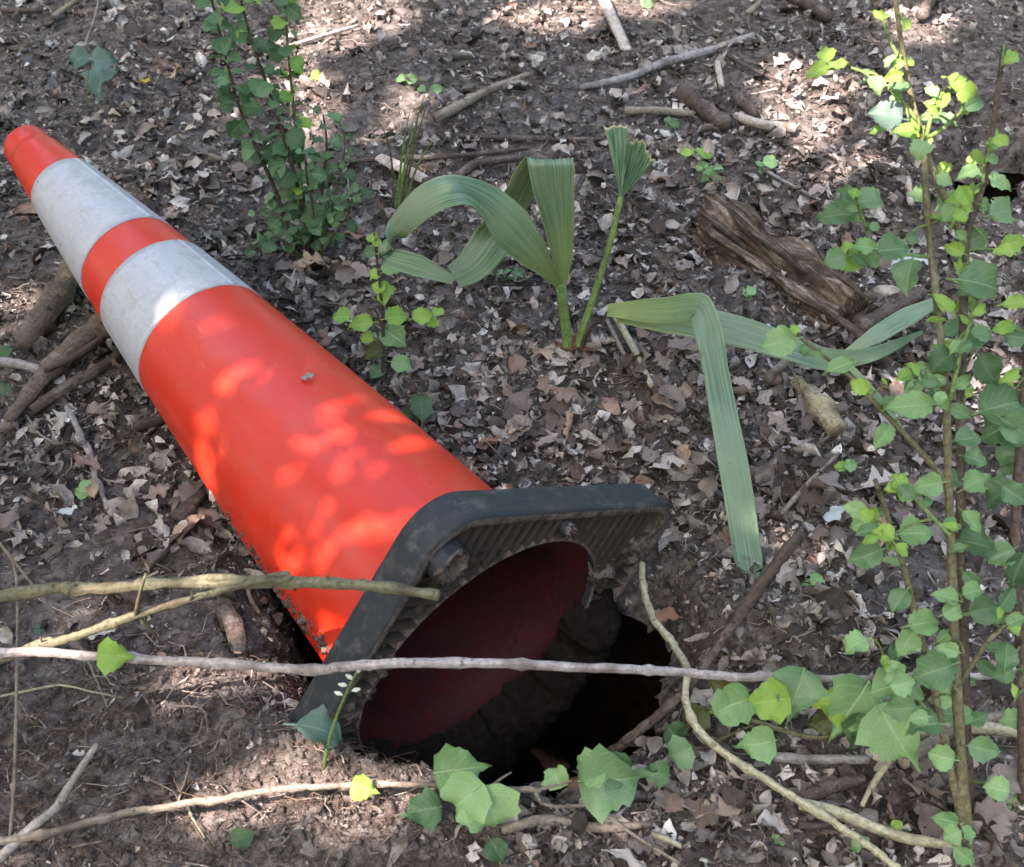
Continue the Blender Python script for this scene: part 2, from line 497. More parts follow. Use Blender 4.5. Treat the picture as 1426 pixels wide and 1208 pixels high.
_lm = {}
def leaf_mesh(key, mat, var, **kw):
    k = (key, mat, var)
    if k not in _lm:
        r_ = np.random.default_rng(hash((key, var)) % 1000 if False else (sum(map(ord, key)) * 31 + var * 77))
        a = dict(fold=.18 + .25 * r_.random(), curl=.05 + .35 * r_.random(), seed=var * 13 + 5, stalk=.18, n=15, across=7, serr=.06, edge=.085, wav=.055, twist=r_.normal(0, .35))
        if key == 'ivy': a.update(fold=.15 + .45 * r_.random(), curl=.1 + .5 * r_.random(), wav=.085, twist=r_.normal(0, .55))
        a.update(kw)
        V, Fc, uv = leaf_vf(key, **a)
        me = raw_mesh('leaf_' + key, V, Fc, True, uv=uv); me.materials.append(M[mat]); _lm[k] = me
    return _lm[k]

def frame(d, nrm):
    d = Vector(d).normalized(); n = Vector(nrm)
    n = n - d * n.dot(d)
    if n.length < 1e-4: n = d.orthogonal()
    n.normalize(); s = n.cross(d)
    return Matrix((d, s, n)).transposed()

def put_leaf(parent, pos, d, nrm, size, kind='ovate', mat='mature', name='leaf', nv=5, scale_y=1.0, **kw):
    me = leaf_mesh(kind, mat, random.randrange(nv), **kw)
    o = bpy.data.objects.new(name, me)
    m = frame(d, nrm).to_4x4() @ Matrix.Diagonal((size, size * scale_y, size, 1))
    p = Vector(pos)
    if parent is not None: p = p - parent.location
    o.matrix_world = Matrix.Translation(p) @ m
    link(o)
    if parent is not None: o.parent = parent
    return o

def imgdir(ang, tilt=0.0):
    """a direction that runs at ang degrees (0 right, 90 up) as seen, laid back towards level by tilt"""
    a = R(ang)
    upv = UP * (1 - tilt) + np.array([0, 1.0, 0]) * tilt
    d = RT * math.cos(a) + upv * math.sin(a)
    return d / np.linalg.norm(d)

# ------------------------------------------------------------------ litter (uncountable: one object of each kind)
def rot_rand(n, tilt, r_):
    yaw = r_.random(n) * 2 * np.pi
    rx = r_.normal(0, tilt, n); ry = r_.normal(0, tilt, n)
    cz, sz, cx, sx, cy, sy = np.cos(yaw), np.sin(yaw), np.cos(rx), np.sin(rx), np.cos(ry), np.sin(ry)
    o, l = np.zeros(n), np.ones(n)
    Rz = np.stack([np.stack([cz, -sz, o], -1), np.stack([sz, cz, o], -1), np.stack([o, o, l], -1)], 1)
    Rx = np.stack([np.stack([l, o, o], -1), np.stack([o, cx, -sx], -1), np.stack([o, sx, cx], -1)], 1)
    Ry = np.stack([np.stack([cy, o, sy], -1), np.stack([o, l, o], -1), np.stack([-sy, o, cy], -1)], 1)
    return Rz @ Ry @ Rx

PAL = np.array([(.052, .042, .035), (.13, .108, .093), (.24, .205, .18), (.35, .302, .268), (.39, .355, .322), (.44, .385, .34), (.50, .455, .41), (.23, .145, .11)])
PAL = PAL * np.array([.94, 1.0, 1.0])
PW = np.array([.22, .26, .22, .13, .08, .04, .015, .035]); PW = PW / PW.sum()

def scatter_points(n, r_, dens):
    pts = []
    while sum(map(len, pts)) < n:
        m = n * 2
        y = .5 + 2.7 * r_.random(m) ** 1.0; x = (r_.random(m) * 2 - 1) * (.38 + .48 * y)
        keepp = (r_.random(m) < dens(x, y)) & (pit_edge(x, y) < .018) & (pit2_edge(x, y) < .012)
        pts.append(np.stack([x[keepp], y[keepp]], -1))
    return np.vstack(pts)[:n]

def pit_sd(x, y): return poly_sd(x, y, PIT)
def in_burrow(x, y): return np.where(poly_sd(x, y, PIT2) > .0, .5, 2.0)
def dens_leaf(x, y):
    sd = pit_sd(x, y)
    d = .62 + .9 * fbm(x, y, 4, 2, 2)
    d = d + .45 * np.exp(-((x - .15) / .5) ** 2 - ((y - 1.45) / .35) ** 2)          # thick behind the base
    d = d - .75 * ss(1.08, .92, y) * ss(.05, -.15, x) - .35 * ss(1.5, 1.2, y) * ss(-.25, -.4, x)                                  # bare soil in the near left
    d = d - .45 * np.exp(-((x - MOUNDS[3][0]) / .09) ** 2 - ((y - MOUNDS[3][1]) / .06) ** 2)
    d = d - .15 * ss(1.75, 2.1, y)
    d = np.where(sd > .015, .05 * (sd < .07), np.where(sd > -.02, d * .5, d))
    d = np.where(in_burrow(x, y) < .9, .12, d)
    return np.clip(d, .04, 1)

def scatter_mesh(name, mat, n, kinds, size, tilt, lift, dens, seed, nst=6, across=3, pal=PAL, pw=PW):
    r_ = np.random.default_rng(seed)
    pts = scatter_points(n, r_, dens)
    TV = []
    for i in range(21):
        V, Fc, _ = leaf_vf(kinds[i % len(kinds)], 1.0, fold=r_.normal(.2, .5), curl=r_.normal(0, .75), twist=r_.normal(0, .9), n=nst, across=across, seed=seed + i, wav=.05, edge=.09)
        TV.append(V - V.mean(0))
    TV = np.array(TV); Fc = np.array(Fc)
    k = r_.integers(0, len(TV), n)
    sz = size[0] * (size[1] / size[0]) ** (r_.random(n) ** 1.6)
    wd = .7 + .6 * r_.random(n)
    V = TV[k] * sz[:, None, None]; V[..., 1] *= wd[:, None]
    V = np.einsum('nij,nkj->nki', rot_rand(n, tilt, r_), V)
    z = gz(pts[:, 0], pts[:, 1]) + lift * (r_.random(n) ** 1.3)
    V += np.stack([pts[:, 0], pts[:, 1], z], -1)[:, None]
    lo = V[..., 2].min(1) - gz(pts[:, 0], pts[:, 1])
    V[..., 2] += np.maximum(0, -lo - .004)[:, None] * .6
    c = pal[r_.choice(len(pal), n, p=pw)] * (.75 + .5 * r_.random((n, 1)))
    c = np.repeat(c[:, None], V.shape[1], 1).reshape(-1, 3)
    F_ = (Fc[None] + (np.arange(n) * V.shape[1])[:, None, None]).reshape(-1, Fc.shape[1])
    return obj(name, V.reshape(-1, 3), F_, mat, colr=c)

o = scatter_mesh('leaf_litter', M['litter'], 36000, ['ellip', 'oak', 'lance', 'ellip', 'lance', 'lance', 'ellip'], (.007, .042), .36, .013, dens_leaf, 21, nst=7)
tag(o, 'matted grey-brown leaf litter covering the forest floor', 'leaf litter', None, 'stuff')

def dens_chip(x, y):
    sd = pit_sd(x, y)
    return np.clip(.8 - .6 * ss(.02, .12, sd), .1, 1)
o = scatter_mesh('leaf_crumbs', M['litter'], 52000, ['frag', 'ellip', 'lance', 'lance'], (.003, .016), .4, .006, dens_chip, 33, nst=3, across=3)
tag(o, 'small broken leaf and bark crumbs strewn over the soil', 'leaf crumbs', None, 'stuff')

def scatter_twigs(name, n, length, rad, dens, seed, pal, bend=.12, lift=.006, sides=3, nseg=4):
    r_ = np.random.default_rng(seed)
    pts = scatter_points(n, r_, dens)
    L = length[0] * (length[1] / length[0]) ** (r_.random(n) ** 1.8)
    rr = rad[0] * (rad[1] / rad[0]) ** (r_.random(n) ** 1.6)
    yaw = r_.random(n) * 2 * np.pi
    t = np.linspace(-.5, .5, nseg)
    b = r_.normal(0, bend, (n, 2))
    s = t[None] * L[:, None]
    off = (b[:, :1] * (t[None] ** 2 * 4 - 1) + b[:, 1:] * np.sin(6 * t)[None]) * L[:, None]
    x = pts[:, :1] + s * np.cos(yaw)[:, None] - off * np.sin(yaw)[:, None]
    y = pts[:, 1:] + s * np.sin(yaw)[:, None] + off * np.cos(yaw)[:, None]
    z = gz(x, y); z = .6 * z.mean(1, keepdims=True) + .4 * z + lift * r_.random((n, 1)) + .002 + .010 * r_.normal(0, 1, (n, 1)) * t[None] * (L[:, None] / .05)
    th = np.linspace(0, 2 * np.pi, sides, endpoint=False)
    nx_, ny_ = -np.sin(yaw), np.cos(yaw)
    tp = (1 - .5 * (t + .5))[None]
    V = np.stack([x, y, z], -1)[:, :, None] + (rr[:, None] * tp)[:, :, None, None] * (np.cos(th)[None, None, :, None] * np.stack([nx_, ny_, 0 * nx_], -1)[:, None, None] + np.sin(th)[None, None, :, None] * np.array([0, 0, 1.0]))
    base = np.array([(i * sides + j, i * sides + (j + 1) % sides, (i + 1) * sides + (j + 1) % sides, (i + 1) * sides + j) for i in range(nseg - 1) for j in range(sides)])
    nv = nseg * sides
    F_ = (base[None] + (np.arange(n) * nv)[:, None, None]).reshape(-1, 4)
    pal = np.array(pal)
    c = pal[r_.integers(0, len(pal), n)] * (.7 + .6 * r_.random((n, 1)))
    return obj(name, V.reshape(-1, 3), F_, M['litter'], colr=np.repeat(c, nv, 0))

o = scatter_twigs('twig_litter', 11000, (.010, .08), (.0004, .0017), lambda x, y: np.clip(.6 - 1.0 * ss(-.02, .03, pit_sd(x, y)), .0, 1), 5,
                  [(.09, .07, .058), (.17, .14, .12), (.27, .235, .20), (.35, .31, .26), (.06, .045, .037)])
tag(o, 'thin broken twigs scattered through the leaf litter', 'twigs', None, 'stuff')
def dens_root(x, y):
    return np.clip(.9 * ss(1.0, .86, y) * ss(.02, -.12, x) + .5 * np.exp(-((x - MOUNDS[3][0]) / .1) ** 2 - ((y - MOUNDS[3][1]) / .07) ** 2) + .35 * np.exp(-((y - .79) / .06) ** 2 - (x / .3) ** 2), .02, 1) * (pit_sd(x, y) < .05)
o = scatter_twigs('root_fibres', 1700, (.015, .09), (.00028, .0007), dens_root, 6, [(.11, .07, .05), (.17, .115, .085), (.08, .055, .04), (.24, .18, .14)], bend=.3, lift=.014, nseg=7)
tag(o, 'fine tangled root fibres in the torn soil beside the sinkhole', 'roots', None, 'stuff')

# soil clods (uncountable crumble)
def clods(n, dens, size, seed):
    r_ = np.random.default_rng(seed)
    pts = scatter_points(n, r_, lambda x, y: dens(x, y) * (pit_edge(x, y) < .020))
    t = (1 + 5 ** .5) / 2
    ico = np.array([(-1, t, 0), (1, t, 0), (-1, -t, 0), (1, -t, 0), (0, -1, t), (0, 1, t), (0, -1, -t), (0, 1, -t), (t, 0, -1), (t, 0, 1), (-t, 0, -1), (-t, 0, 1)]) / 1.9
    fc = np.array([(0, 11, 5), (0, 5, 1), (0, 1, 7), (0, 7, 10), (0, 10, 11), (1, 5, 9), (5, 11, 4), (11, 10, 2), (10, 7, 6), (7, 1, 8), (3, 9, 4), (3, 4, 2), (3, 2, 6), (3, 6, 8), (3, 8, 9), (4, 9, 5), (2, 4, 11), (6, 2, 10), (8, 6, 7), (9, 8, 1)])
    sz = size[0] * (size[1] / size[0]) ** (r_.random(n) ** 2.2)
    V = ico[None] * (1 + .35 * r_.normal(0, 1, (n, 12, 1))) * sz[:, None, None] * (.7 + .6 * r_.random((n, 1, 3)))
    V = V + np.stack([pts[:, 0], pts[:, 1], gz(pts[:, 0], pts[:, 1]) + sz * .2], -1)[:, None]
    F_ = (fc[None] + (np.arange(n) * 12)[:, None, None]).reshape(-1, 3)
    return obj('soil_clods', V.reshape(-1, 3), F_, M['soil'])
o = clods(20000, lambda x, y: np.clip(.10 + dens_root(x, y) + .8 * np.exp(-((x - MOUNDS[3][0]) / .14) ** 2 - ((y - MOUNDS[3][1]) / .10) ** 2) + .5 * (np.abs(pit_sd(x, y)) < .05), 0, 1), (.0013, .006), 8)
tag(o, 'crumbled dark soil clods heaped around the sinkhole', 'soil', None, 'stuff')

# ------------------------------------------------------------------ the traffic cone
CB = np.array([-.0261, .9172, .0189]); CA = np.array([-.6241, .7662, .1531]); CA /= np.linalg.norm(CA)
u_ = np.cross(CA, [0, 0, 1]); u_ /= np.linalg.norm(u_); v_ = np.cross(u_, CA)
roll = -.5415
E1 = math.cos(roll) * u_ + math.sin(roll) * v_; E2 = -math.sin(roll) * u_ + math.cos(roll) * v_
CL, R0, R1, CS, CT, RC = .9652, .0284, .1277, .1830, .0400, .1410
cone = empty('traffic_cone')
cone.matrix_world = Matrix.Translation(Vector(CB)) @ Matrix((Vector(E2), Vector(E1), Vector(CA))).transposed().to_4x4()
tag(cone, 'orange and white traffic cone with black rubber base tipped into the sinkhole', 'traffic cone')

def crad(z):
    f = z / CL
    return R1 + (R0 - R1) * f + (.0090 * 4) * f * (1 - f)
def cworld(p): return CB + E2 * p[0] + E1 * p[1] + CA * p[2]
def cone_at(px, py, lift=0.0):
    zs = np.linspace(.05, .95, 240); th = np.linspace(0, 2 * np.pi, 360, endpoint=False)
    zz, tt = np.meshgrid(zs, th); r = crad(zz)
    loc = np.stack([r * np.cos(tt), r * np.sin(tt), zz], -1)
    w = CB + loc[..., :1] * E2 + loc[..., 1:2] * E1 + loc[..., 2:] * CA
    nr = np.cos(tt)[..., None] * E2 + np.sin(tt)[..., None] * E1 + .1 * CA
    x, y, d = project(w)
    e = (x - px) ** 2 + (y - py) ** 2 + 1e6 * (((CAM - w) * nr).sum(-1) < 0)
    i = np.unravel_index(e.argmin(), e.shape)
    return w[i] + nr[i] * lift, nr[i], tt[i], zz[i]

def lathe(profile, seg=96, closed=False):
    th = np.linspace(0, 2 * np.pi, seg, endpoint=False)
    pr = np.array(profile)
    V = np.stack([pr[:, :1] * np.cos(th), pr[:, :1] * np.sin(th), np.repeat(pr[:, 1:], seg, 1)], -1).reshape(-1, 3)
    n = len(pr)
    Fc = [(i * seg + j, i * seg + (j + 1) % seg, ((i + 1) % n) * seg + (j + 1) % seg, ((i + 1) % n) * seg + j) for i in range(n if closed else n - 1) for j in range(seg)]
    return V, Fc

def mat_cone():
    m = NT('cone_orange', .36, .45); p = m.objc()
    s = m.n('ShaderNodeSeparateXYZ'); m.l(p, s.inputs[0])
    a = m.noise(p, 7, 4, .6); b = m.noise(p, 45, 4, .65); c = m.noise(p, 160, 3, .6)
    base = m.mix(a, (.50, .023, .0075), (.57, .030, .010))
    # scuffs: paler, stretched smears
    mp = m.n('ShaderNodeMapping'); m.l(p, mp.inputs[0]); mp.inputs['Scale'].default_value = (18, 18, 5); mp.inputs['Rotation'].default_value = (.4, .2, .3)
    sc = m.ramp(m.noise(mp.outputs[0], 1.0, 5, .62), [(.50, (0, 0, 0)), (.72, (.45, .45, .45))])
    base = m.mix(sc, base, (.62, .08, .045))
    # fine scratches and a film of dust
    mp2 = m.n('ShaderNodeMapping'); m.l(p, mp2.inputs[0]); mp2.inputs['Scale'].default_value = (220, 220, 14); mp2.inputs['Rotation'].default_value = (.25, -.2, 0)
    scr = m.ramp(m.noise(mp2.outputs[0], 1.0, 3, .6), [(.66, (0, 0, 0)), (.74, (.4, .4, .4))])
    base = m.mix(scr, base, (.70, .16, .10))
    base = m.mix(m.math('MULTIPLY', m.mapr(b, .50, .75), .22), base, (.33, .12, .075))
    # earth stuck to the lower flank
    down = m.math('ADD', m.math('MULTIPLY', s.outputs[0], -1.0), m.math('MULTIPLY', s.outputs[1], -.10))
    rad = m.math('SQRT', m.math('ADD', m.math('POWER', s.outputs[0], 2.0), m.math('POWER', s.outputs[1], 2.0)))
    dn = m.math('DIVIDE', down, rad)
    lowz = m.mapr(s.outputs[2], .46, .30, 0, 1)
    dm = m.math('MULTIPLY', m.mapr(m.math('ADD', dn, m.math('MULTIPLY', m.math('SUBTRACT', b, .5), .75)), .80, .93), lowz)
    fine = m.ramp(c, [(.69, (0, 0, 0)), (.76, (.7, .7, .7))])
    dm = m.math('MAXIMUM', dm, m.math('MULTIPLY', fine, m.mapr(dn, .2, .9, .0, .8)))
    base = m.mix(dm, base, (.06, .043, .032))
    m.col(base)
    ro = m.math('ADD', m.mapr(a, .3, .7, .28, .42), m.math('MULTIPLY', dm, .5)); m.l(ro, m.b.inputs['Roughness'])
    m.l(m.bump(b, .06, .004, m.bump(dm, .4, .002)), m.b.inputs['Normal'])
    return m.m
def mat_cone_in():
    m = NT('cone_inside_shade', .75, .25); p = m.objc()
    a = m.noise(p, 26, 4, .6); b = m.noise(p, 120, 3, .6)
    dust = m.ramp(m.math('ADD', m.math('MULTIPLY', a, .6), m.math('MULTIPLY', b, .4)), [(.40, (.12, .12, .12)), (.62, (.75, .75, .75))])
    m.col(m.mix(dust, (.050, .0026, .0035), (.017, .0072, .0085)))  # red and dust both darkened to paint in the shade inside
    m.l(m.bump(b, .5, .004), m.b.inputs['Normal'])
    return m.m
def mat_band():
    m = NT('reflective_white', .38, .5); p = m.objc()
    v = m.n('ShaderNodeTexVoronoi', feature='DISTANCE_TO_EDGE'); v.inputs['Scale'].default_value = 130; m.l(p, v.inputs['Vector'])
    a = m.noise(p, 11, 5, .65); b = m.noise(p, 60, 4, .65); c = m.noise(p, 300, 2)
    base = m.mix(a, (.35, .36, .385), (.47, .48, .50))
    base = m.mix(m.ramp(m.math('ADD', m.math('MULTIPLY', a, .35), m.math('MULTIPLY', b, .65)), [(.50, (0, 0, 0)), (.66, (.5, .5, .5))]), base, (.25, .235, .205))
    mp = m.n('ShaderNodeMapping'); m.l(p, mp.inputs[0]); mp.inputs['Scale'].default_value = (150, 150, 22)
    base = m.mix(m.ramp(m.noise(mp.outputs[0], 1.0, 4, .7), [(.58, (0, 0, 0)), (.70, (.55, .55, .55))]), base, (.27, .255, .23))
    base = m.mix(m.math('MULTIPLY', m.mapr(v.outputs['Distance'], 0, .12, 1, 0), .22), base, (.26, .26, .28))
    base = m.mix(m.ramp(c, [(.72, (0, 0, 0)), (.78, (.5, .5, .5))]), base, (.18, .15, .12))
    m.col(base); m.l(m.mapr(b, .3, .7, .25, .5), m.b.inputs['Roughness'])
    m.l(m.bump(v.outputs['Distance'], .15, .0008, m.bump(a, .12, .006)), m.b.inputs['Normal'])
    return m.m
def mat_rubber():
    m = NT('black_rubber', .62, .4); p = m.objc()
    a = m.noise(p, 14, 5, .65); b = m.noise(p, 90, 4, .65); c = m.noise(p, 230, 3, .6)
    mp = m.n('ShaderNodeMapping'); m.l(p, mp.inputs[0]); mp.inputs['Scale'].default_value = (60, 25, 60); mp.inputs['Rotation'].default_value = (.3, .5, .6)
    scr = m.ramp(m.noise(mp.outputs[0], 1.0, 5, .7), [(.54, (0, 0, 0)), (.66, (.8, .8, .8))])
    base = m.mix(a, (.010, .013, .017), (.030, .036, .042))
    base = m.mix(m.math('MULTIPLY', scr, .5), base, (.15, .145, .135))
    base = m.mix(m.ramp(b, [(.52, (0, 0, 0)), (.68, (.5, .5, .5))]), base, (.065, .054, .045))
    m.col(base); m.l(m.mapr(a, .3, .7, .45, .75), m.b.inputs['Roughness'])
    m.l(m.bump(c, .25, .0015, m.bump(scr, .2, .001)), m.b.inputs['Normal'])
    return m.m
def mat_mud():
    m = NT('dry_mud', .95, .1); p = m.objc()
    a = m.noise(p, 60, 5, .65); b = m.noise(p, 260, 4, .6)
    m.col(m.mix(1.0, m.ramp(a, [(.3, (.06, .048, .042)), (.55, (.14, .116, .10)), (.75, (.23, .195, .17))]), m.ramp(b, [(.3, (.6, .6, .6)), (.7, (1.3, 1.3, 1.3))]), 'MULTIPLY'))
    m.l(m.bump(b, .8, .004, m.bump(a, .8, .008)), m.b.inputs['Normal'])
    return m.m
M['orange'] = mat_cone(); M['inside'] = mat_cone_in(); M['band'] = mat_band(); M['rubber'] = mat_rubber(); M['mud'] = mat_mud()

# body: outside, then over the open tip and down the inside
zo = np.linspace(CT + .001, .925, 44)
po = [(crad(z), z) for z in zo]
po = [(crad(CT) + .004, CT + .001), (crad(CT) + .0015, CT + .006)] + po[1:]
re = crad(.925)
tipp = [(re - .0006, .930), (re - .0030, .933), (re - .0034, .940), (re - .0040, .958), (re - .0056, .9635), (re - .0090, .9655), (re - .0115, .963), (re - .012, .955)]
V, Fc = lathe(po + tipp)
body = obj('body', V, Fc, M['orange'], cone)
body['label'] = 'glossy orange cone body'
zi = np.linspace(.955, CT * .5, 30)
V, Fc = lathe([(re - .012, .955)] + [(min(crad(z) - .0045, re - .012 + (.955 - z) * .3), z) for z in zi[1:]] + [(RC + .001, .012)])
inn = obj('inner_wall', V, Fc, M['inside'], cone); inn['label'] = 'dirt-dusted inside of the cone, its red darkened for shade'
sa = cone_at(196, 292)[2]
for z1, z2 in ((.6850, .8540), (.5150, .6250)):
    zz = np.linspace(z1, z2, 14)
    pr = [(crad(z1) - .0004, z1)] + [(crad(z) + .0011, z) for z in zz] + [(crad(z2) - .0004, z2)]
    V, Fc = lathe(pr)
    bd = obj('reflective_band', V, Fc, M['band'], cone)
    # overlap seam
    sv = []
    for z in np.linspace(z1 + .001, z2 - .001, 10):
        r = crad(z)
        for k in (-1, -.85, .85, 1):
            q = sa + k * .0050 / r
            rr_ = r + .0011 + (.0009 if abs(k) < 1 else -.0002)
            sv.append((rr_ * math.cos(q), rr_ * math.sin(q), z))
    sf = [(i * 4 + j, i * 4 + j + 1, i * 4 + j + 5, i * 4 + j + 4) for i in range(9) for j in range(3)]
    obj('seam', sv, sf, M['band'], bd)

# earth and root hairs caked along the lower flank
r_ = np.random.default_rng(77); V = []; Fc = []
for k in range(230):
    t_ = r_.random(); px_ = 286 + (458 - 286) * t_; py_ = 700 + (916 - 700) * t_ + r_.normal(0, 3)
    q_ = cone_at(px_ + abs(r_.normal(0, 7)), py_, -.0005); s_ = r_.uniform(.0012, .0042) * (1 if r_.random() < .9 else 1.8)
    l_ = q_[0] - CB; l_ = np.array([l_ @ E2, l_ @ E1, l_ @ CA]); b_ = len(V)
    for d_ in ((1, 0, 0), (-1, 0, 0), (0, 1, 0), (0, -1, 0), (0, 0, 1), (0, 0, -1)):
        V.append(l_ + np.array(d_) * s_ * r_.uniform(.5, 1.3) + r_.normal(0, s_ * .2, 3))
    Fc += [tuple(b_ + i for i in f) for f in ((0, 2, 4), (2, 1, 4), (1, 3, 4), (3, 0, 4), (2, 0, 5), (1, 2, 5), (3, 1, 5), (0, 3, 5))]
obj('caked_dirt', V, Fc, M['mud'], cone)['label'] = 'crumbs of earth caked on the lower flank of the cone'

# square base with rounded corners, hollow underneath
NB = 160
tb = np.linspace(0, 2 * np.pi, NB, endpoint=False)
def rsq(s, rc, th):
    c, q = np.abs(np.cos(th)), np.abs(np.sin(th))
    m_ = np.maximum(c, q); n_ = np.minimum(c, q)
    r = s / m_
    cor = r * n_ > s - rc
    k = s - rc
    bq = k * (c + q); disc = bq ** 2 - (2 * k * k - rc * rc)
    return np.where(cor, bq + np.sqrt(np.maximum(disc, 0)), r)
CR = .045
def bl(s, rc, z): 
    r = rsq(s, rc, tb); return np.stack([r * np.cos(tb), r * np.sin(tb), np.full(NB, z)], -1)
def circ(r, z): return np.stack([r * np.cos(tb), r * np.sin(tb), np.full(NB, z)], -1)
loops = [circ(crad(CT) - .001, CT), circ(crad(CT) + .012, CT), bl(CS - .008, CR - .006, CT), bl(CS - .0022, CR - .001, CT - .0022), bl(CS, CR, CT - .006),
         bl(CS + .0015, CR, .006), bl(CS + .001, CR, .0018), bl(CS - .0015, CR, 0), bl(CS - .009, CR - .008, 0), bl(CS - .0100, CR - .009, .0015), bl(CS - .0115, CR - .010, .027),
         circ(RC + .006, .027), circ(RC + .005, .005), circ(RC + .0035, .003), circ(RC + .001, .005), circ(RC, CT - .002)]
V = np.vstack(loops)
Fc = [(i * NB + j, (i + 1) * NB + j, (i + 1) * NB + (j + 1) % NB, i * NB + (j + 1) % NB) for i in range(len(loops) - 1) for j in range(NB)]
base = obj('base', V, Fc, M['rubber'], cone); base['label'] = 'scuffed black rubber base'
base.data.materials.append(M['mud'])
for p_ in base.data.polygons:
    if 7 <= p_.index // NB <= 13: p_.material_index = 1
# ribs between the rim and the hole, each a piece of its own (edges: +x top, -y left, +y right)
rb = np.array([(x, y, z) for x in (0, 1) for y in (-.5, .5) for z in (0, 1)], float)
rb[rb[:, 2] == 0, 1] *= .75
rme = raw_mesh('rib', rb, [(0, 1, 3, 2), (4, 6, 7, 5), (0, 4, 5, 1), (2, 3, 7, 6), (0, 2, 6, 4), (1, 5, 7, 3)], False)
rme.materials.append(M['mud'])
for edge in ('top', 'left', 'right'):
    for k in range(-10, 11):
        w = k * .0142
        xin = math.sqrt(max((RC + .004) ** 2 - w * w, 0.0)) if abs(w) < RC else .03
        xin = max(xin, .06 + .02 * random.random())
        xout = CS - .010 - (max(0, abs(w) - (CS - CR)) ** 2) * 12
        if xout - xin < .008: continue
        rbo = bpy.data.objects.new('rib', rme); link(rbo, base)
        rbo.scale = (xout - xin, .0038, .0245)
        rot = {'top': 0, 'left': -math.pi / 2, 'right': math.pi / 2}[edge]
        rbo.rotation_euler = (0, 0, rot)
        p = Matrix.Rotation(rot, 3, 'Z') @ Vector((xin, w, .003))
        rbo.location = p
# hollow lugs
def local_at(px, py, zl):
    d = ray(px, py); n = CA; s = ((CB + CA * zl - CAM) @ n) / (d @ n); p = CAM + d * s - CB
    return p @ E2, p @ E1
def lug(px, py, ro, ri, z0):
    lx, ly = local_at(px, py, z0)
    th = np.linspace(0, 2 * np.pi, 28, endpoint=False); r_ = np.random.default_rng(int(px))
    lo = []
    for rr_, z, nz_ in ((ro * 1.05, .028, 0), (ro, .004, .04), (ro * .98, z0 + .002, .09), (ro * .86, z0, .10), (ri * 1.05, z0 + .002, .10), (ri, .015, .05)):
        sq = 1 + (.12 * np.cos(4 * th) if rr_ < ro * .8 else 0)
        q = rr_ * sq * (1 + nz_ * r_.normal(0, 1, 28))
        lo.append(np.stack([lx + q * np.cos(th) * (1.15 if rr_ < ro * .8 else 1), ly + q * np.sin(th), np.full(28, z) + nz_ * .02 * r_.normal(0, 1, 28)], -1))
    V = np.vstack(lo + [[(lx, ly, .02)]]); n = len(lo)
    Fc = [(i * 28 + j, (i + 1) * 28 + j, (i + 1) * 28 + (j + 1) % 28, i * 28 + (j + 1) % 28) for i in range(n - 1) for j in range(28)]
    Fc += [((n - 1) * 28 + j, n * 28, (n - 1) * 28 + (j + 1) % 28) for j in range(28)]
    me = obj('lug', V, Fc, M['rubber'], base)
    me.data.materials.append(M['mud'])
    for p in me.data.polygons:
        if p.index >= 28 * 2: p.material_index = 1
lug(632, 792, .0185, .0095, -.012)
lug(795, 742, .0085, .0040, -.004)
# mud packed into the hollow underside
nr = 14; V = []; thm = np.linspace(0, 2 * np.pi, 260, endpoint=False)
ro_ = rsq(CS - .0105, CR - .009, thm)
cx_, sx_ = np.cos(thm), np.sin(thm)
over = .010 + .014 * (fbm(cx_ * 3, sx_ * 3, 3, 3, 1) + .2)
left = np.exp(-((np.angle(np.exp(1j * (thm + R(100))))) / .55) ** 2)         # along the left edge
corner = np.exp(-((np.angle(np.exp(1j * (thm - R(52))))) / .26) ** 2)        # the far right corner
ri_ = RC + .004 - over * (.15 + 1.1 * left) - .018 * left * (fbm(cx_ * 9, sx_ * 9, 2, 2, 3) + .3) - .004 * corner
for k in range(nr):
    f = k / (nr - 1)
    r = ri_ + (ro_ - ri_) * f
    x, y = r * cx_, r * sx_
    z = .0262 - .019 * left - .026 * corner - (.005 + .010 * np.maximum(left, corner)) * fbm(x, y, 55, 3, 2) - (.003 + .010 * np.maximum(left, corner)) * fbm(x, y, 160, 2, 4)
    z = np.where(k == nr - 1, np.maximum(z, .002), z)
    z = z + .008 * ss(.12, 0, f)
    V.append(np.stack([x, y, z], -1))
V.insert(0, np.stack([(ri_ + .006) * cx_, (ri_ + .006) * sx_, np.full(260, .034)], -1))
n = len(V); V = np.vstack(V)
Fc = [(i * 260 + j, (i + 1) * 260 + j, (i + 1) * 260 + (j + 1) % 260, i * 260 + (j + 1) % 260) for i in range(n - 1) for j in range(260)]
M['shade_mud'] = mat_plain('shade_mud', (.011, .009, .008), .95, .5, 120, .8, .05)  # near-black colour puts the pit's shade into this mud
mud = obj('mud_shade_crust', V, Fc, M['mud'], base)
mud.data.materials.append(M['shade_mud'])  # for the share of the crust darkened as shade
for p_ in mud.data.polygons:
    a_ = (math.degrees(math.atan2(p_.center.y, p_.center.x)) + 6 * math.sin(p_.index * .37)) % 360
    if 75 < a_ < 225: p_.material_index = 1; mud['label'] = 'dried mud caked under the base, shade painted on its sunken side'
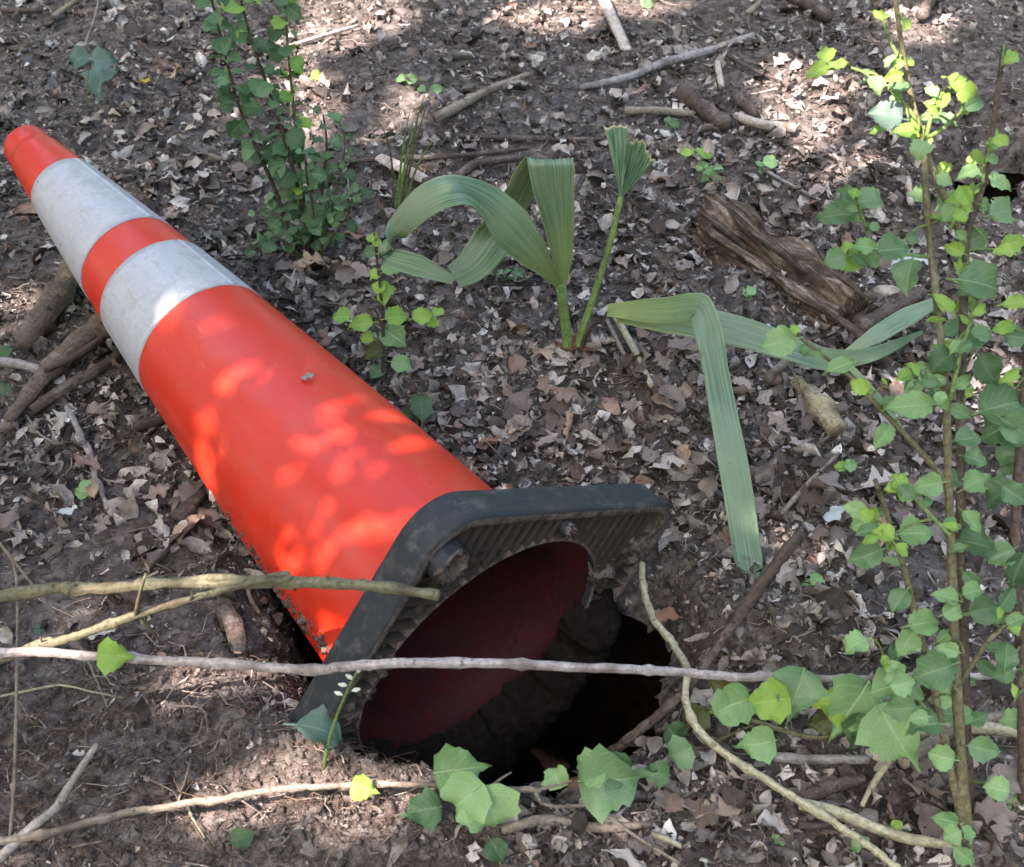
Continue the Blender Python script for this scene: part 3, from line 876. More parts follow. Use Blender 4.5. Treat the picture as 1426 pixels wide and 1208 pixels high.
# mud coloured near black as painted shade round the sunken side
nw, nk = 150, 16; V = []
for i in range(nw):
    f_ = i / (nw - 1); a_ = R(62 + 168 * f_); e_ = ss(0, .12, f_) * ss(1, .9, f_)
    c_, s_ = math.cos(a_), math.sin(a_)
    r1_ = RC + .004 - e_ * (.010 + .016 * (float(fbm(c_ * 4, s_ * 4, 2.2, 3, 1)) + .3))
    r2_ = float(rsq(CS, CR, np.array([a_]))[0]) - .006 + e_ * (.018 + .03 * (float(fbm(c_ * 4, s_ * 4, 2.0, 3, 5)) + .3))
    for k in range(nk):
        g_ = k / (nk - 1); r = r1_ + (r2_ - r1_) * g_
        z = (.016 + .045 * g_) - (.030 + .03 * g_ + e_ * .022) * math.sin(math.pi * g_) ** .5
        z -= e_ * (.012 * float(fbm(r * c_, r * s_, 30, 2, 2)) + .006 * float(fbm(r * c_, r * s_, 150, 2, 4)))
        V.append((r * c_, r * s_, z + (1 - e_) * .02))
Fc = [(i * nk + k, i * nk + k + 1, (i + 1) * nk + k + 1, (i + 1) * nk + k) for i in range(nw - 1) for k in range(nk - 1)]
obj('mud_shade_crust', V, Fc, M['shade_mud'], base)['label'] = 'mud coloured black as shade round the sunken side of the base'

# ------------------------------------------------------------------ single dead leaves
def dead_leaf(p, size, kind, yaw, tilt, label, group=None, mat=None, name='dead_leaf', nrm=None, d=None, curl=None, fold=None):
    r_ = random.random
    kw = dict(curl=curl if curl is not None else random.uniform(-.55, .55), fold=fold if fold is not None else random.uniform(-.2, .5), stalk=.12, edge=.09, wav=.06, twist=random.uniform(-.5, .5))
    me = leaf_mesh(kind, mat or 'dead', random.randrange(6) + (100 if curl is None else int(1000 + curl * 100)), **kw)
    o = bpy.data.objects.new(name, me)
    if nrm is None: nrm = (math.sin(tilt) * math.cos(yaw + 1.9), math.sin(tilt) * math.sin(yaw + 1.9), math.cos(tilt))
    if d is None: d = (math.cos(yaw), math.sin(yaw), random.uniform(-.12, .2))
    o.matrix_world = Matrix.Translation(Vector(p)) @ frame(d, nrm).to_4x4() @ Matrix.Diagonal((size, size * random.uniform(.8, 1.15), size, 1))
    link(o)
    return tag(o, label, 'dead leaf', group)

zones = [  # pixel box, count, label
    ((480, 460, 960, 660), 92, 'curled brown dead leaf in the litter between palm and cone base'),
    ((960, 480, 1300, 760), 62, 'curled brown dead leaf in the litter right of the hanging palm strap'),
    ((820, 200, 1290, 400), 34, 'grey-brown dead leaf on the ground around the rotten log'),
    ((240, 210, 830, 460), 46, 'grey-brown dead leaf lying between orange cone and leafy bush'),
    ((0, 560, 320, 790), 24, 'dark dead leaf on the soil left of the cone'),
    ((920, 1080, 1420, 1200), 32, 'brown dead leaf on the soil in the near right corner')]
for (x0, y0, x1, y1), n, lab in zones:
    made = 0
    while made < n:
        px, py = random.uniform(x0, x1), random.uniform(y0, y1)
        p = G(px, py, random.uniform(.006, .017))
        if float(pit_sd(p[0], p[1])) > -.02: continue
        dead_leaf(p, random.uniform(.024, .047), random.choice(['oak', 'oak', 'ellip', 'ellip', 'frag', 'ellip']), random.uniform(0, 6.28), random.gauss(0, .35), lab, lab.replace('leaf', 'leaves', 1))
        made += 1
def one_leaf(px, py, size, kind, yaw, label, h=.014, mat=None, cat=None, **kw):
    o = dead_leaf(G(px, py, h), size, kind, yaw, kw.pop('tilt', .2), label, None, mat, **kw)
    if cat: o['category'] = cat
    return o
M['yellow'] = mat_leaf('leaf_yellow', (.55, .42, .03), (.60, .46, .05), (.5, .36, .05), .6)
M['dead_tan'] = mat_plain('dead_leaf_tan', (.33, .24, .165), .7, .3, 50)
M['dead_orange'] = mat_plain('dead_leaf_orange', (.23, .125, .075), .7, .35, 50)
M['dead_pale'] = mat_plain('dead_leaf_pale', (.37, .335, .30), .75, .35, 60)
M['lichen'] = mat_plain('lichen_white', (.40, .42, .40), .85, .4, 90)
one_leaf(195, 125, .034, 'lance', .15, 'small yellow leaf lying on the soil near the cone tip', mat='yellow')
one_leaf(172, 132, .036, 'lance', -.35, 'narrow white dead leaf beside the yellow leaf', mat='dead_pale')
one_leaf(236, 118, .050, 'ellip', .7, 'tan dead leaf standing against a dark twig near the bush', mat='dead_tan', tilt=.5)
one_leaf(225, 265, .045, 'oak', .3, 'pale grey lobed leaf on the soil beyond the upper white band', mat='dead_pale', curl=.3)
one_leaf(275, 262, .038, 'oak', .8, 'smaller pale lobed leaf just left of the leafy bush', mat='dead_pale', curl=.2)
one_leaf(410, 383, .058, 'oak', .4, 'brown lobed leaf on the ground below the leafy bush', mat='dead_tan', curl=.25)
one_leaf(478, 340, .050, 'ellip', .2, 'broad brown leaf right of the leafy bush foot', mat='dead_orange', curl=.2)
one_leaf(712, 472, .036, 'round', .9, 'round tan leaf left of the palm stalks', mat='dead_tan')
one_leaf(706, 618, .036, 'ellip', .6, 'light tan leaf lying beside the orange cone edge', mat='dead_tan', curl=.2)
one_leaf(668, 630, .030, 'ellip', .5, 'orange-tan leaf touching the cone just above the black base', mat='dead_orange', curl=.15)
one_leaf(790, 620, .044, 'oak', 1.3, 'tan ragged leaf standing upright in the litter above the base', mat='dead_tan', tilt=.9)
one_leaf(740, 500, .052, 'oak', .2, 'wide pinkish-brown lobed leaf in front of the palm', mat='dead_tan', curl=.1)
one_leaf(950, 665, .040, 'round', 1.4, 'rounded brown leaf on edge beyond the far base corner', mat='dead_tan', tilt=1.0)
one_leaf(908, 662, .042, 'oak', .2, 'pale pinkish leaf behind the far base corner', mat='dead_pale', curl=.15)
one_leaf(985, 818, .045, 'oak', .1, 'tan lobed leaf on the right bank of the sinkhole', mat='dead_tan', curl=.2)
one_leaf(945, 870, .036, 'ellip', 2.9, 'rust-brown leaf lower down the sinkhole bank', mat='dead_orange', curl=.2)
one_leaf(1024, 292, .050, 'ellip', 1.3, 'pointed grey leaf standing up beyond the rotten log', mat='dead_pale', tilt=.9)
one_leaf(952, 365, .046, 'ellip', -.3, 'pale curled leaf left of the rotten log', mat='dead_pale', curl=.5)
one_leaf(1232, 190, .050, 'lance', -1.2, 'narrow whitish leaf near the dark burrow', mat='dead_pale', curl=.45)
one_leaf(1140, 152, .040, 'ellip', .3, 'sunlit tan leaf on the pale patch below the stick', mat='dead_pale')
one_leaf(1150, 740, .036, 'frag', 1.0, 'flaky white lichen-covered leaf in the litter', mat='lichen', curl=.2)
one_leaf(1195, 692, .062, 'oak', .3, 'broad whitish dead leaf left of the right shrub stems', mat='dead_pale', curl=.15)
one_leaf(1222, 775, .050, 'ellip', 1.2, 'pinkish-tan leaf standing by the thin shrub stem', mat='dead_tan', tilt=.7)
one_leaf(1085, 830, .042, 'oak', 1.4, 'pale leaf on the soil right of the palm strap tip', mat='dead_pale', tilt=.5)
one_leaf(1240, 385, .055, 'round', .3, 'mottled grey lichen leaf right of the rotten log', mat='lichen', curl=.1)
one_leaf(1262, 925, .05, 'frag', .2, 'crumpled white scrap beside the long pink vine end', mat='lichen', cat='scrap', curl=.3)
one_leaf(255, 770, .044, 'round', 1.2, 'tan dead leaf curled up beside the dark gap under the cone', mat='dead_tan', tilt=.8)
one_leaf(235, 775, .040, 'round', 1.0, 'grey dead leaf against the dark gap under the cone', mat='dead_pale', tilt=.9)
one_leaf(225, 752, .028, 'ellip', 1.2, 'small silvery leaf above the leaf curled by the gap', mat='dead_pale', tilt=.6)
one_leaf(85, 727, .022, 'frag', .2, 'tiny white leaf scrap left of the cone', mat='lichen')
one_leaf(135, 710, .026, 'ellip', 1.9, 'small tan leaf at the end of the grey twig', mat='dead_tan')
one_leaf(975, 1150, .050, 'ellip', .4, 'broad grey leaf beside the curved vine in the near corner', mat='dead_tan', curl=.3)
one_leaf(1050, 1163, .045, 'ellip', .2, 'long curled tan leaf below the curved vine', mat='dead_pale', curl=.4)
one_leaf(845, 1195, .045, 'lance', -.3, 'pale curled leaf edge at the bottom of the picture', mat='dead_pale', curl=.3)
one_leaf(125, 900, .040, 'lance', 0, 'pale leaf sliver beside the crossing sticks', mat='dead_pale')
one_leaf(185, 933, .026, 'lance', -.1, 'tiny orange leaf under the heart-shaped green leaf', mat='dead_orange')
# two that lie on the cone
q = cone_at(420, 530, .003)
dead_leaf(q[0], .014, 'frag', .5, 0, 'tiny brown leaf scrap stuck on the orange cone', None, 'dead', nrm=q[1], d=(.8, .2, .3), curl=.1)
q = cone_at(292, 703, .004)
dead_leaf(q[0], .026, 'ellip', .5, 0, 'small grey leaf propped on the lower flank of the cone', None, 'dead_pale', nrm=(-.6, -.7, .2), d=(.1, .1, 1), curl=.12)

# ------------------------------------------------------------------ sticks, logs, vines
def stick(name, pts, rad, mat, label, cat='stick', group=None, twigs=(), **kw):
    """pts: (px, py, height above z=0) or 3-vectors"""
    W = [P(*q) if not isinstance(q, np.ndarray) else q for q in pts]
    if twigs:
        e = empty(name, W[0]); tag(e, label, cat, group)
        tube('main_stem', W, rad, M[mat], e, **kw)
        for tp, tr in twigs:
            tube('side_twig', [P(*q) if not isinstance(q, np.ndarray) else q for q in tp], tr, M[mat], e)
        return e
    return tag(tube(name, W, rad, M[mat], **kw), label, cat, group)

def gstick(name, pix, rad, mat, label, h=.004, **kw):
    return stick(name, [G(x, y, h + rad_h(rad)) for x, y in pix], rad, mat, label, **kw)
def rad_h(r): return float(np.max(r))

stick('fallen_branch', [np.array([-.95, .93, -.02]), Y(0, 832, .865), Y(110, 822, .85), Y(240, 812, .838), Y(330, 812, .828), Y(440, 812, .812), Y(530, 819, .80), Y(610, 829, .795)],
      (.0054, .0053, .0050, .0044), 'bark_green', 'grey-green branch lying across the cone and poking at the black base', 'branch', knob=.14, n=120, sides=10, nodes=.10,
      twigs=[(([Y(236, 813, .84), Y(300, 806, .833), Y(352, 808, .826), Y(402, 800, .82)]), (.0048, .0035)), ([Y(460, 812, .81), Y(455, 801, .807)], (.0022, .0006)),
             ([Y(110, 821, .85), Y(104, 812, .848)], (.002, .0006))])
stick('forked_stick', [np.array([-.62, .80, .02]), Y(0, 920, .80), Y(90, 890, .806), Y(190, 857, .81), Y(300, 825, .815), Y(405, 803, .815)],
      (.0048, .0042, .0036, .0024), 'bark_green', 'thinner forked stick slanting up under the grey-green branch', 'stick', knob=.12, n=110, nodes=.07,
      twigs=[([Y(190, 857, .81), Y(194, 830, .803), Y(203, 800, .797)], (.0022, .001)), ([Y(195, 862, .81), Y(212, 880, .82), Y(226, 898, .83)], (.0017, .0006)),
             ([Y(266, 834, .812), Y(268, 822, .808)], (.0014, .0005)), ([Y(60, 898, .805), Y(56, 888, .80)], (.0014, .0005))])
stick('long_vine', [np.array([-.7, .82, .10]), Y(0, 910, .80), Y(120, 913, .795), Y(250, 921, .79), Y(400, 931, .775), Y(480, 930, .77), Y(560, 923, .767), Y(700, 925, .78), Y(850, 931, .80), Y(1000, 940, .83), Y(1150, 946, .865), Y(1250, 944, .885), Y(1400, 936, .905), np.array([.52, .96, -.02])],
      (.0036, .0039, .0041, .0040, .0038, .0032), 'bark_pink', 'long pinkish-white bare vine stretched across the sinkhole', 'vine', knob=.07, n=200, sides=9, nodes=.09)
stick('hanging_vine', [P(893, 785, .055), P(895, 810, .06), P(908, 855, .065), P(940, 900, .07), P(956, 930, .075), P(955, 975, .065), P(972, 1015, .05), P(1010, 1050, .04), P(1100, 1108, .03), P(1180, 1158, .025), P(1252, 1212, .02), P(1300, 1260, 0)],
      (.0031, .0034, .0035, .0034, .0029), 'bark_pale', 'pale yellow-green vine curving from the base corner to the near right', 'vine', knob=.10, n=150, sides=9, nodes=.07)
stick('broken_root', [P(1116, 742, .11), P(1085, 780, .09), P(1050, 828, .065), P(1020, 872, .05), P(985, 922, .035), P(965, 948, .02), P(930, 985, .0), P(890, 1018, -.02), P(850, 1050, -.05)],
      (.0058, .0062, .0052, .0045, .0050, .0055), 'bark_brown', 'dark brown broken root leaning out of the sinkhole', 'root', knob=.16, n=60, sides=9,
      twigs=[([P(1062, 815, .07), P(1072, 808, .08)], (.003, .001)), ([P(960, 955, .018), P(940, 962, .03)], (.003, .001))])
stick('creeping_vine', [np.array([-.60, .70, .03]), P(0, 1172, .05), P(150, 1138, .05), P(300, 1113, .05), P(400, 1099, .05), P(500, 1092, .05), P(600, 1094, .052), P(680, 1098, .055), P(752, 1102, .055)],
      (.0034, .0036, .0032, .0026, .0022), 'bark_tan', 'thin tan creeper stem with green leaves along the near sinkhole lip', 'vine', knob=.08, n=140, nodes=.06,
      twigs=[([P(680, 1098, .055), P(700, 1083, .06), P(712, 1076, .06)], (.0016, .0006)), ([P(740, 1102, .055), P(770, 1095, .06), P(795, 1088, .06)], (.0016, .001)),
             ([P(745, 1104, .055), P(748, 1116, .05), P(775, 1124, .04), P(820, 1122, .035), P(850, 1140, .03), P(885, 1165, .025), P(950, 1205, .02)], (.0016, .0014)),
             ([P(530, 1092, .05), P(545, 1086, .055)], (.0014, .0005)), ([P(665, 1098, .055), P(672, 1120, .05)], (.0012, .0008)), ([P(682, 1098, .055), P(692, 1118, .05)], (.0012, .0008))])
stick('grey_twig', [P(-30, 1225, .02), P(0, 1195, .04), P(45, 1152, .055), P(78, 1125, .065), P(98, 1092, .085), P(135, 1037, .11)], (.0048, .0042, .0036, .0026), 'bark_grey', 'pale grey bare twig rising from the near left corner', knob=.08, n=36)
stick('dry_twig', [P(14, 1170, .03), P(20, 1080, .07), P(23, 960, .11), P(24, 860, .15), P(22, 800, .17), P(12, 770, .18)], (.0016, .0016, .0013, .001), 'bark_tan', 'thin upright dry stem at the far left edge of the foreground', knob=.06)
stick('dry_twig', [P(-10, 745, .14), P(40, 808, .10), P(80, 860, .07), P(115, 906, .03), P(150, 985, .01)], (.0015, .0013, .001), 'bark_tan', 'thin dry stem slanting down behind the crossing sticks', knob=.06)
stick('dry_twig', [P(-10, 972, .05), P(40, 962, .05), P(85, 954, .05), P(120, 962, .045), P(170, 972, .03)], (.0011, .0011, .0008), 'bark_pale', 'hair-thin pale stem below the forked stick', knob=.06)
gstick('thin_root', [(250, 997), (285, 1000), (292, 1030)], (.0012, .001), 'bark_tan', 'short curled rootlet on the torn soil in front of the cone', h=.01)
gstick('thin_root', [(262, 1130), (270, 1152), (288, 1180)], (.0012, .0009), 'bark_pale', 'pale rootlet hanging from the soil below the creeper', h=.01)
gstick('thin_root', [(268, 1070), (262, 1100), (252, 1130)], (.0012, .0009), 'bark_tan', 'tan rootlet hanging in front of the sunlit soil', h=.012)

# logs and sticks by the cone
M['bark_chunk'] = mat_bark('bark_chunk', (.20, .17, .10), (.42, .38, .24), (.10, .075, .05), 60)
M['bark_log'] = mat_bark('bark_log', (.07, .055, .043), (.19, .15, .115), (.26, .20, .15), 30)
gstick('log', [(120, 375), (98, 410), (72, 450), (40, 492)], (.017, .018, .016, .014), 'bark_log', 'short tan log lying under the upper white band', h=.0, knob=.2, sides=12)
gstick('log', [(175, 455), (140, 480), (100, 510), (70, 540), (45, 570), (18, 604)], (.019, .018, .015, .011, .009, .007), 'bark_log', 'mud-streaked grey log propping up the cone', h=.002, knob=.2, sides=12)
gstick('stick', [(-12, 522), (30, 530), (78, 540)], (.0065, .006, .005), 'bark_grey', 'grey stick end pointing in from the left edge', h=.016, knob=.12)
gstick('stick', [(48, 586), (90, 560), (130, 535), (170, 508)], (.007, .0075, .006), 'bark_brown', 'dark stick lying beside the streaked log', h=.006, knob=.15)
gstick('stick', [(70, 548), (110, 530), (150, 505)], (.004, .004), 'bark_brown', 'thin dark stick on top of the streaked log', h=.03, knob=.15)
gstick('twig', [(98, 582), (112, 612), (126, 640), (138, 675), (152, 724)], (.0042, .0045, .0036, .0026), 'bark_grey', 'crooked grey twig lying left of the cone', h=.008, knob=.14, wob=.001)
gstick('twig', [(40, 590), (60, 615), (85, 625), (70, 600)], (.0016, .0012), 'bark_grey', 'hooked thin grey twig by the streaked log end', h=.008)
gstick('stick', [(190, 606), (222, 595), (240, 588)], (.007, .006), 'bark_brown', 'dark stump of a stick touching the cone flank', h=.004, knob=.2)
gstick('bark_chip', [(250, 735), (268, 714), (285, 700)], (.012, .010, .006), 'bark_brown', 'dark bark chip wedged against the cone', h=.002, flat=.4)
gstick('bark_chip', [(152, 826), (175, 835), (195, 850)], (.010, .011, .006), 'bark_brown', 'dark bark strip between the two crossing sticks', h=.004, flat=.35)
gstick('bark_chip', [(315, 860), (330, 890), (338, 925)], (.010, .011, .008), 'bark_brown', 'dark bark slab at the left rim of the sinkhole', h=.004, flat=.4)
gstick('twig', [(700, 1168), (760, 1154), (830, 1160), (905, 1163)], (.0045, .005, .004, .003), 'bark_tan', 'straight tan twig lying below the near creeper leaves', h=.006)
gstick('twig', [(345, 820), (350, 840), (362, 860)], (.003, .002), 'bark_tan', 'short tan twig in the gap under the cone', h=.006)
# far ground
gstick('flat_slat', [(830, -20), (845, 22), (872, 84)], (.011, .011, .010), 'wood_pale', 'flat pale wooden slat at the top of the picture', h=.006, flat=.22, knob=.03, sides=6)
gstick('stick', [(1048, 62), (985, 82), (925, 100), (870, 122), (808, 134)], (.0062, .0075, .0068, .005), 'bark_grey', 'long grey stick right of the pale slat', h=.006, knob=.12)
gstick('stick', [(608, 178), (640, 160), (680, 136), (735, 116)], (.0085, .008, .007, .0045), 'bark_tan', 'brown stick on the bare soil above the palm', h=.004, knob=.12)
gstick('stick', [(470, 238), (550, 230), (640, 230), (735, 216)], (.0035, .0045, .004, .003), 'bark_brown', 'thin dark stick running behind the grass tuft', h=.008, knob=.1)
gstick('stick', [(640, 258), (660, 245), (700, 238), (730, 232)], (.0075, .007, .005), 'bark_brown', 'bent dark stick touching the palm leaf top', h=.008, knob=.15)
gstick('stick', [(590, 272), (615, 268), (640, 258)], (.011, .010, .007), 'bark_brown', 'stubby dark stick behind the palm leaf', h=.004, knob=.15)
gstick('stick', [(528, 232), (565, 248), (602, 270)], (.011, .012, .009), 'wood_pale', 'bleached flat wood splinter at the grass tuft foot', h=.004, flat=.35, knob=.12)
gstick('stick', [(640, 198), (740, 200), (850, 202)], (.004, .0045, .003), 'bark_brown', 'thin straight twig on the soil behind the palm', h=.005)
gstick('log', [(945, 140), (975, 158), (1012, 186)], (.013, .016, .011), 'bark_brown', 'short dark log on the soil left of the sunny patch', h=-.004, knob=.34, sides=10)
gstick('stick', [(1022, 176), (1060, 186), (1105, 190)], (.0068, .0075, .0085), 'wood_pale', 'pale bone-like stick on the bare soil', h=.006, knob=.12)
gstick('stick', [(870, 164), (915, 166), (965, 168)], (.0065, .006, .005), 'bark_tan', 'straight grey stick left of the short dark log', h=.005, knob=.12)
gstick('stick', [(1028, 148), (1038, 162), (1050, 172)], (.010, .010, .008), 'bark_brown', 'stubby dark stick beside the pale bone-like stick', h=.004, knob=.15)
gstick('stick', [(998, 98), (1001, 115), (1004, 131)], (.005, .0055, .005), 'wood_pale', 'short upright-looking pale stick on the dark soil', h=.006)
gstick('stick', [(1100, 5), (1128, 22), (1152, 40)], (.014, .013, .009), 'bark_brown', 'thick dark stick at the top right of the soil', h=.004, knob=.15)
gstick('stick', [(1040, 26), (1056, 14), (1070, -6)], (.005, .004), 'bark_tan', 'thin forked-looking twig near the top edge', h=.006)
gstick('twig', [(1000, 80), (1050, 108), (1086, 124)], (.0026, .002), 'bark_brown', 'thin dark twig between long stick and sunny patch', h=.008)
gstick('twig', [(1060, 244), (1090, 262), (1140, 292)], (.0028, .002), 'bark_grey', 'thin grey twig above the rotten log', h=.010)
gstick('stick', [(1280, 42), (1290, 22), (1302, 5)], (.011, .009), 'bark_brown', 'dark stub of wood behind the tall shrub stem', h=.01)
gstick('stick', [(1262, 262), (1264, 280), (1266, 298)], (.005, .005), 'wood_pale', 'short pale stick in front of the dark burrow', h=.01)
gstick('stick', [(60, 22), (40, 24), (0, 26)], (.006, .005), 'bark_brown', 'dark stick at the far top left edge', h=.006)
gstick('stick', [(75, 32), (100, 14), (130, -4)], (.006, .005), 'bark_green', 'mossy stick in the far top left corner', h=.006)
gstick('twig', [(145, -6), (135, 40), (120, 80)], (.0016, .0014), 'bark_grey', 'long thin grey stem leading to the small ivy leaves', h=.02)
gstick('twig', [(196, 72), (215, 88), (236, 110)], (.004, .003), 'bark_brown', 'dark twig leaning on the tan leaf near the bush', h=.012)
gstick('twig', [(395, 75), (440, 62), (500, 45)], (.004, .003), 'bark_grey', 'grey twig on the soil right of the bush top', h=.006)
gstick('stick', [(850, 445), (880, 500), (906, 552)], (.0045, .0045, .0038), 'bark_pale', 'dry straw-coloured reed right of the palm stalks', h=.012, knob=.06)
gstick('stick', [(845, 455), (868, 505), (885, 535)], (.003, .003), 'bark_tan', 'thinner tan reed beside the straw-coloured one', h=.008)
gstick('stick', [(1105, 548), (1125, 570), (1145, 595), (1166, 615)], (.010, .014, .012, .013), 'bark_chunk', 'chunky pale yellow stick piece in the right litter', h=.004, knob=.34, sides=10)
gstick('stick', [(1195, 470), (1230, 450), (1280, 420)], (.014, .013, .010), 'bark_brown', 'dark split branch under the fallen palm strap end', h=.002, knob=.15, flat=.7)
gstick('twig', [(1085, 735), (1120, 695), (1165, 650)], (.003, .0028, .002), 'bark_tan', 'thin tan twig in the litter right of the broken root', h=.016)
gstick('twig', [(1066, 545), (1085, 527), (1092, 515)], (.006, .005), 'bark_tan', 'short tan twig right of the hanging palm strap', h=.012)
gstick('stick', [(1075, 1070), (1130, 1070), (1205, 1072)], (.0045, .0055, .004), 'bark_grey', 'short grey stick on the soil below the ivy', h=.008, knob=.15)
gstick('stick', [(1110, 1130), (1150, 1108), (1200, 1096)], (.0075, .007, .005), 'bark_brown', 'dark stick below the short grey one', h=.004, knob=.15)
gstick('stick', [(1250, 1082), (1300, 1050), (1350, 1025), (1425, 1008)], (.0062, .006, .0055, .005), 'bark_tan', 'tan stick running behind the right shrub foot', h=.012, knob=.12)
gstick('stick', [(1270, 1040), (1350, 1030), (1426, 1038)], (.006, .006, .006), 'bark_pale', 'pale stick end behind the right shrub foot', h=.010, knob=.12)
gstick('twig', [(1240, 1072), (1222, 1095), (1200, 1130), (1196, 1140)], (.0036, .003, .002), 'bark_pale', 'pale forked twig standing below the ivy', h=.014)
gstick('stick', [(1110, 1137), (1170, 1155), (1240, 1180), (1330, 1200)], (.005, .0055, .005, .004), 'bark_pale', 'pale stick joining the curved vine in the near corner', h=.012)
gstick('twig', [(906, 1176), (940, 1190), (965, 1206)], (.003, .002), 'bark_pale', 'pale twig end at the bottom edge of the picture', h=.01)
gstick('twig', [(1110, 1158), (1140, 1160), (1165, 1160)], (.003, .0025), 'bark_brown', 'thin dark twig between vine and near grey leaves', h=.008)

# rotten log: a split half-log of peeling wood
def rotten_log():
    a, b = G(985, 312, .0), G(1180, 452, .0)
    ax = b - a; Lg = np.linalg.norm(ax); ax /= Lg
    sd_ = np.cross([0, 0, 1], ax); sd_ /= np.linalg.norm(sd_)
    n, m = 70, 34
    V = []; r_ = np.random.default_rng(4)
    for i in range(n):
        t = i / (n - 1)
        w = .050 * (.75 + .3 * math.sin(t * 2.8)) + .006 * math.sin(9 * t)
        for j in range(m):
            q = math.pi * j / (m - 1)
            ridge = .020 * float(fbm(t * 1.5, j * .34, 2.6, 3, 2)) + .016 * float(vnoise(j * .55, t * 2.5, 3)) + .012 * float(vnoise(j * .2, t * 7, 5))
            rr_ = 1 + ridge / .03
            x = math.cos(q) * w * rr_; z = math.sin(q) * .040 * rr_ - .004
            e = t * Lg + .012 * float(vnoise(j * .8, 3 + (i > n / 2) * 5, 1)) * (1 if i in (0, 1, n - 2, n - 1) else .2)
            V.append(a + ax * e + sd_ * x + np.array([0, 0, z]))
    Fc = [(i * m + j, i * m + j + 1, (i + 1) * m + j + 1, (i + 1) * m + j) for i in range(n - 1) for j in range(m - 1)]
    k = len(V); V.append(a + np.array([0, 0, .01])); V.append(b + np.array([0, 0, .01]))
    Fc += [(k, j + 1, j) for j in range(m - 1)] + [(k + 1, (n - 1) * m + j, (n - 1) * m + j + 1) for j in range(m - 1)]
    uv = np.zeros((len(V), 2)); uv[:n * m, 0] = np.repeat(np.arange(n) / n * .25, m); uv[:n * m, 1] = np.tile(np.arange(m) / m, n)
    mt = NT('rotten_wood', .9, .15)
    uvn = mt.n('ShaderNodeTexCoord').outputs['UV']; mp = mt.n('ShaderNodeMapping'); mt.l(uvn, mp.inputs[0]); mp.inputs['Scale'].default_value = (18, 26, 1)
    n1 = mt.noise(mp.outputs[0], 1.0, 5, .65); n2 = mt.noise(mt.pos(), 130, 4, .6); n3 = mt.noise(mt.pos(), 16, 3)
    c = mt.ramp(n1, [(.30, (.018, .013, .010)), (.46, (.10, .068, .046)), (.58, (.25, .19, .135)), (.70, (.52, .46, .38))])
    c = mt.mix(mt.mapr(n3, .52, .64, 0, .8), c, (.075, .052, .04))
    mt.col(mt.mix(1.0, c, mt.ramp(n2, [(.3, (.6, .6, .6)), (.7, (1.3, 1.3, 1.3))]), 'MULTIPLY'))
    mt.l(mt.bump(n2, .5, .004, mt.bump(n1, 1.0, .010)), mt.b.inputs['Normal'])
    M['rotten'] = mt.m
    root = empty('rotten_log', a); tag(root, 'crumbling rotten log with peeled pale wood right of the palm', 'log')
    obj('trunk_piece', np.array(V) - a, Fc, mt.m, root, uv=uv)
    for s0, off, hh, ln in ((.02, -.030, .036, .10), (.10, -.012, .044, .12), (.22, .015, .043, .09), (.30, -.034, .028, .11), (.02, .02, .04, .06)):
        p0 = a + ax * s0 + sd_ * off + np.array([0, 0, hh]); p1 = p0 + ax * ln + np.array([0, 0, -.006])
        tube('bark_splinter', [p0, (p0 + p1) / 2 + np.array([0, 0, .004]), p1], (.004, .008, .003), M['rotten'], root, flat=.4, knob=.25, sides=7)
rotten_log()

# dark stone in the burrow
def stone(px, py, s, label, h=0):
    p = P(px, py, -.05); r_ = np.random.default_rng(px)
    V = []; n, m = 12, 16
    for i in range(n + 1):
        a = math.pi * i / n
        for j in range(m):
            b = 2 * math.pi * j / m
            d = np.array([math.sin(a) * math.cos(b), math.sin(a) * math.sin(b), math.cos(a)])
            k = 1 + .9 * float(fbm(d[0] * 1.3 + 5, d[1] * 1.3 + d[2] * 1.7, 1.3, 3, 2))
            V.append(p + d * k * np.array(s))
    Fc = [(i * m + j, i * m + (j + 1) % m, (i + 1) * m + (j + 1) % m, (i + 1) * m + j) for i in range(n) for j in range(m)]
    return tag(obj('stone', V, Fc, M['stone']), label, 'stone')
M['stone'] = mat_plain('dark_stone', (.014, .016, .021), .95, .4, 40, .5, .05)
stone(1336, 224, (.026, .018, .016), 'dark blue-grey stone sunk in the far right burrow')

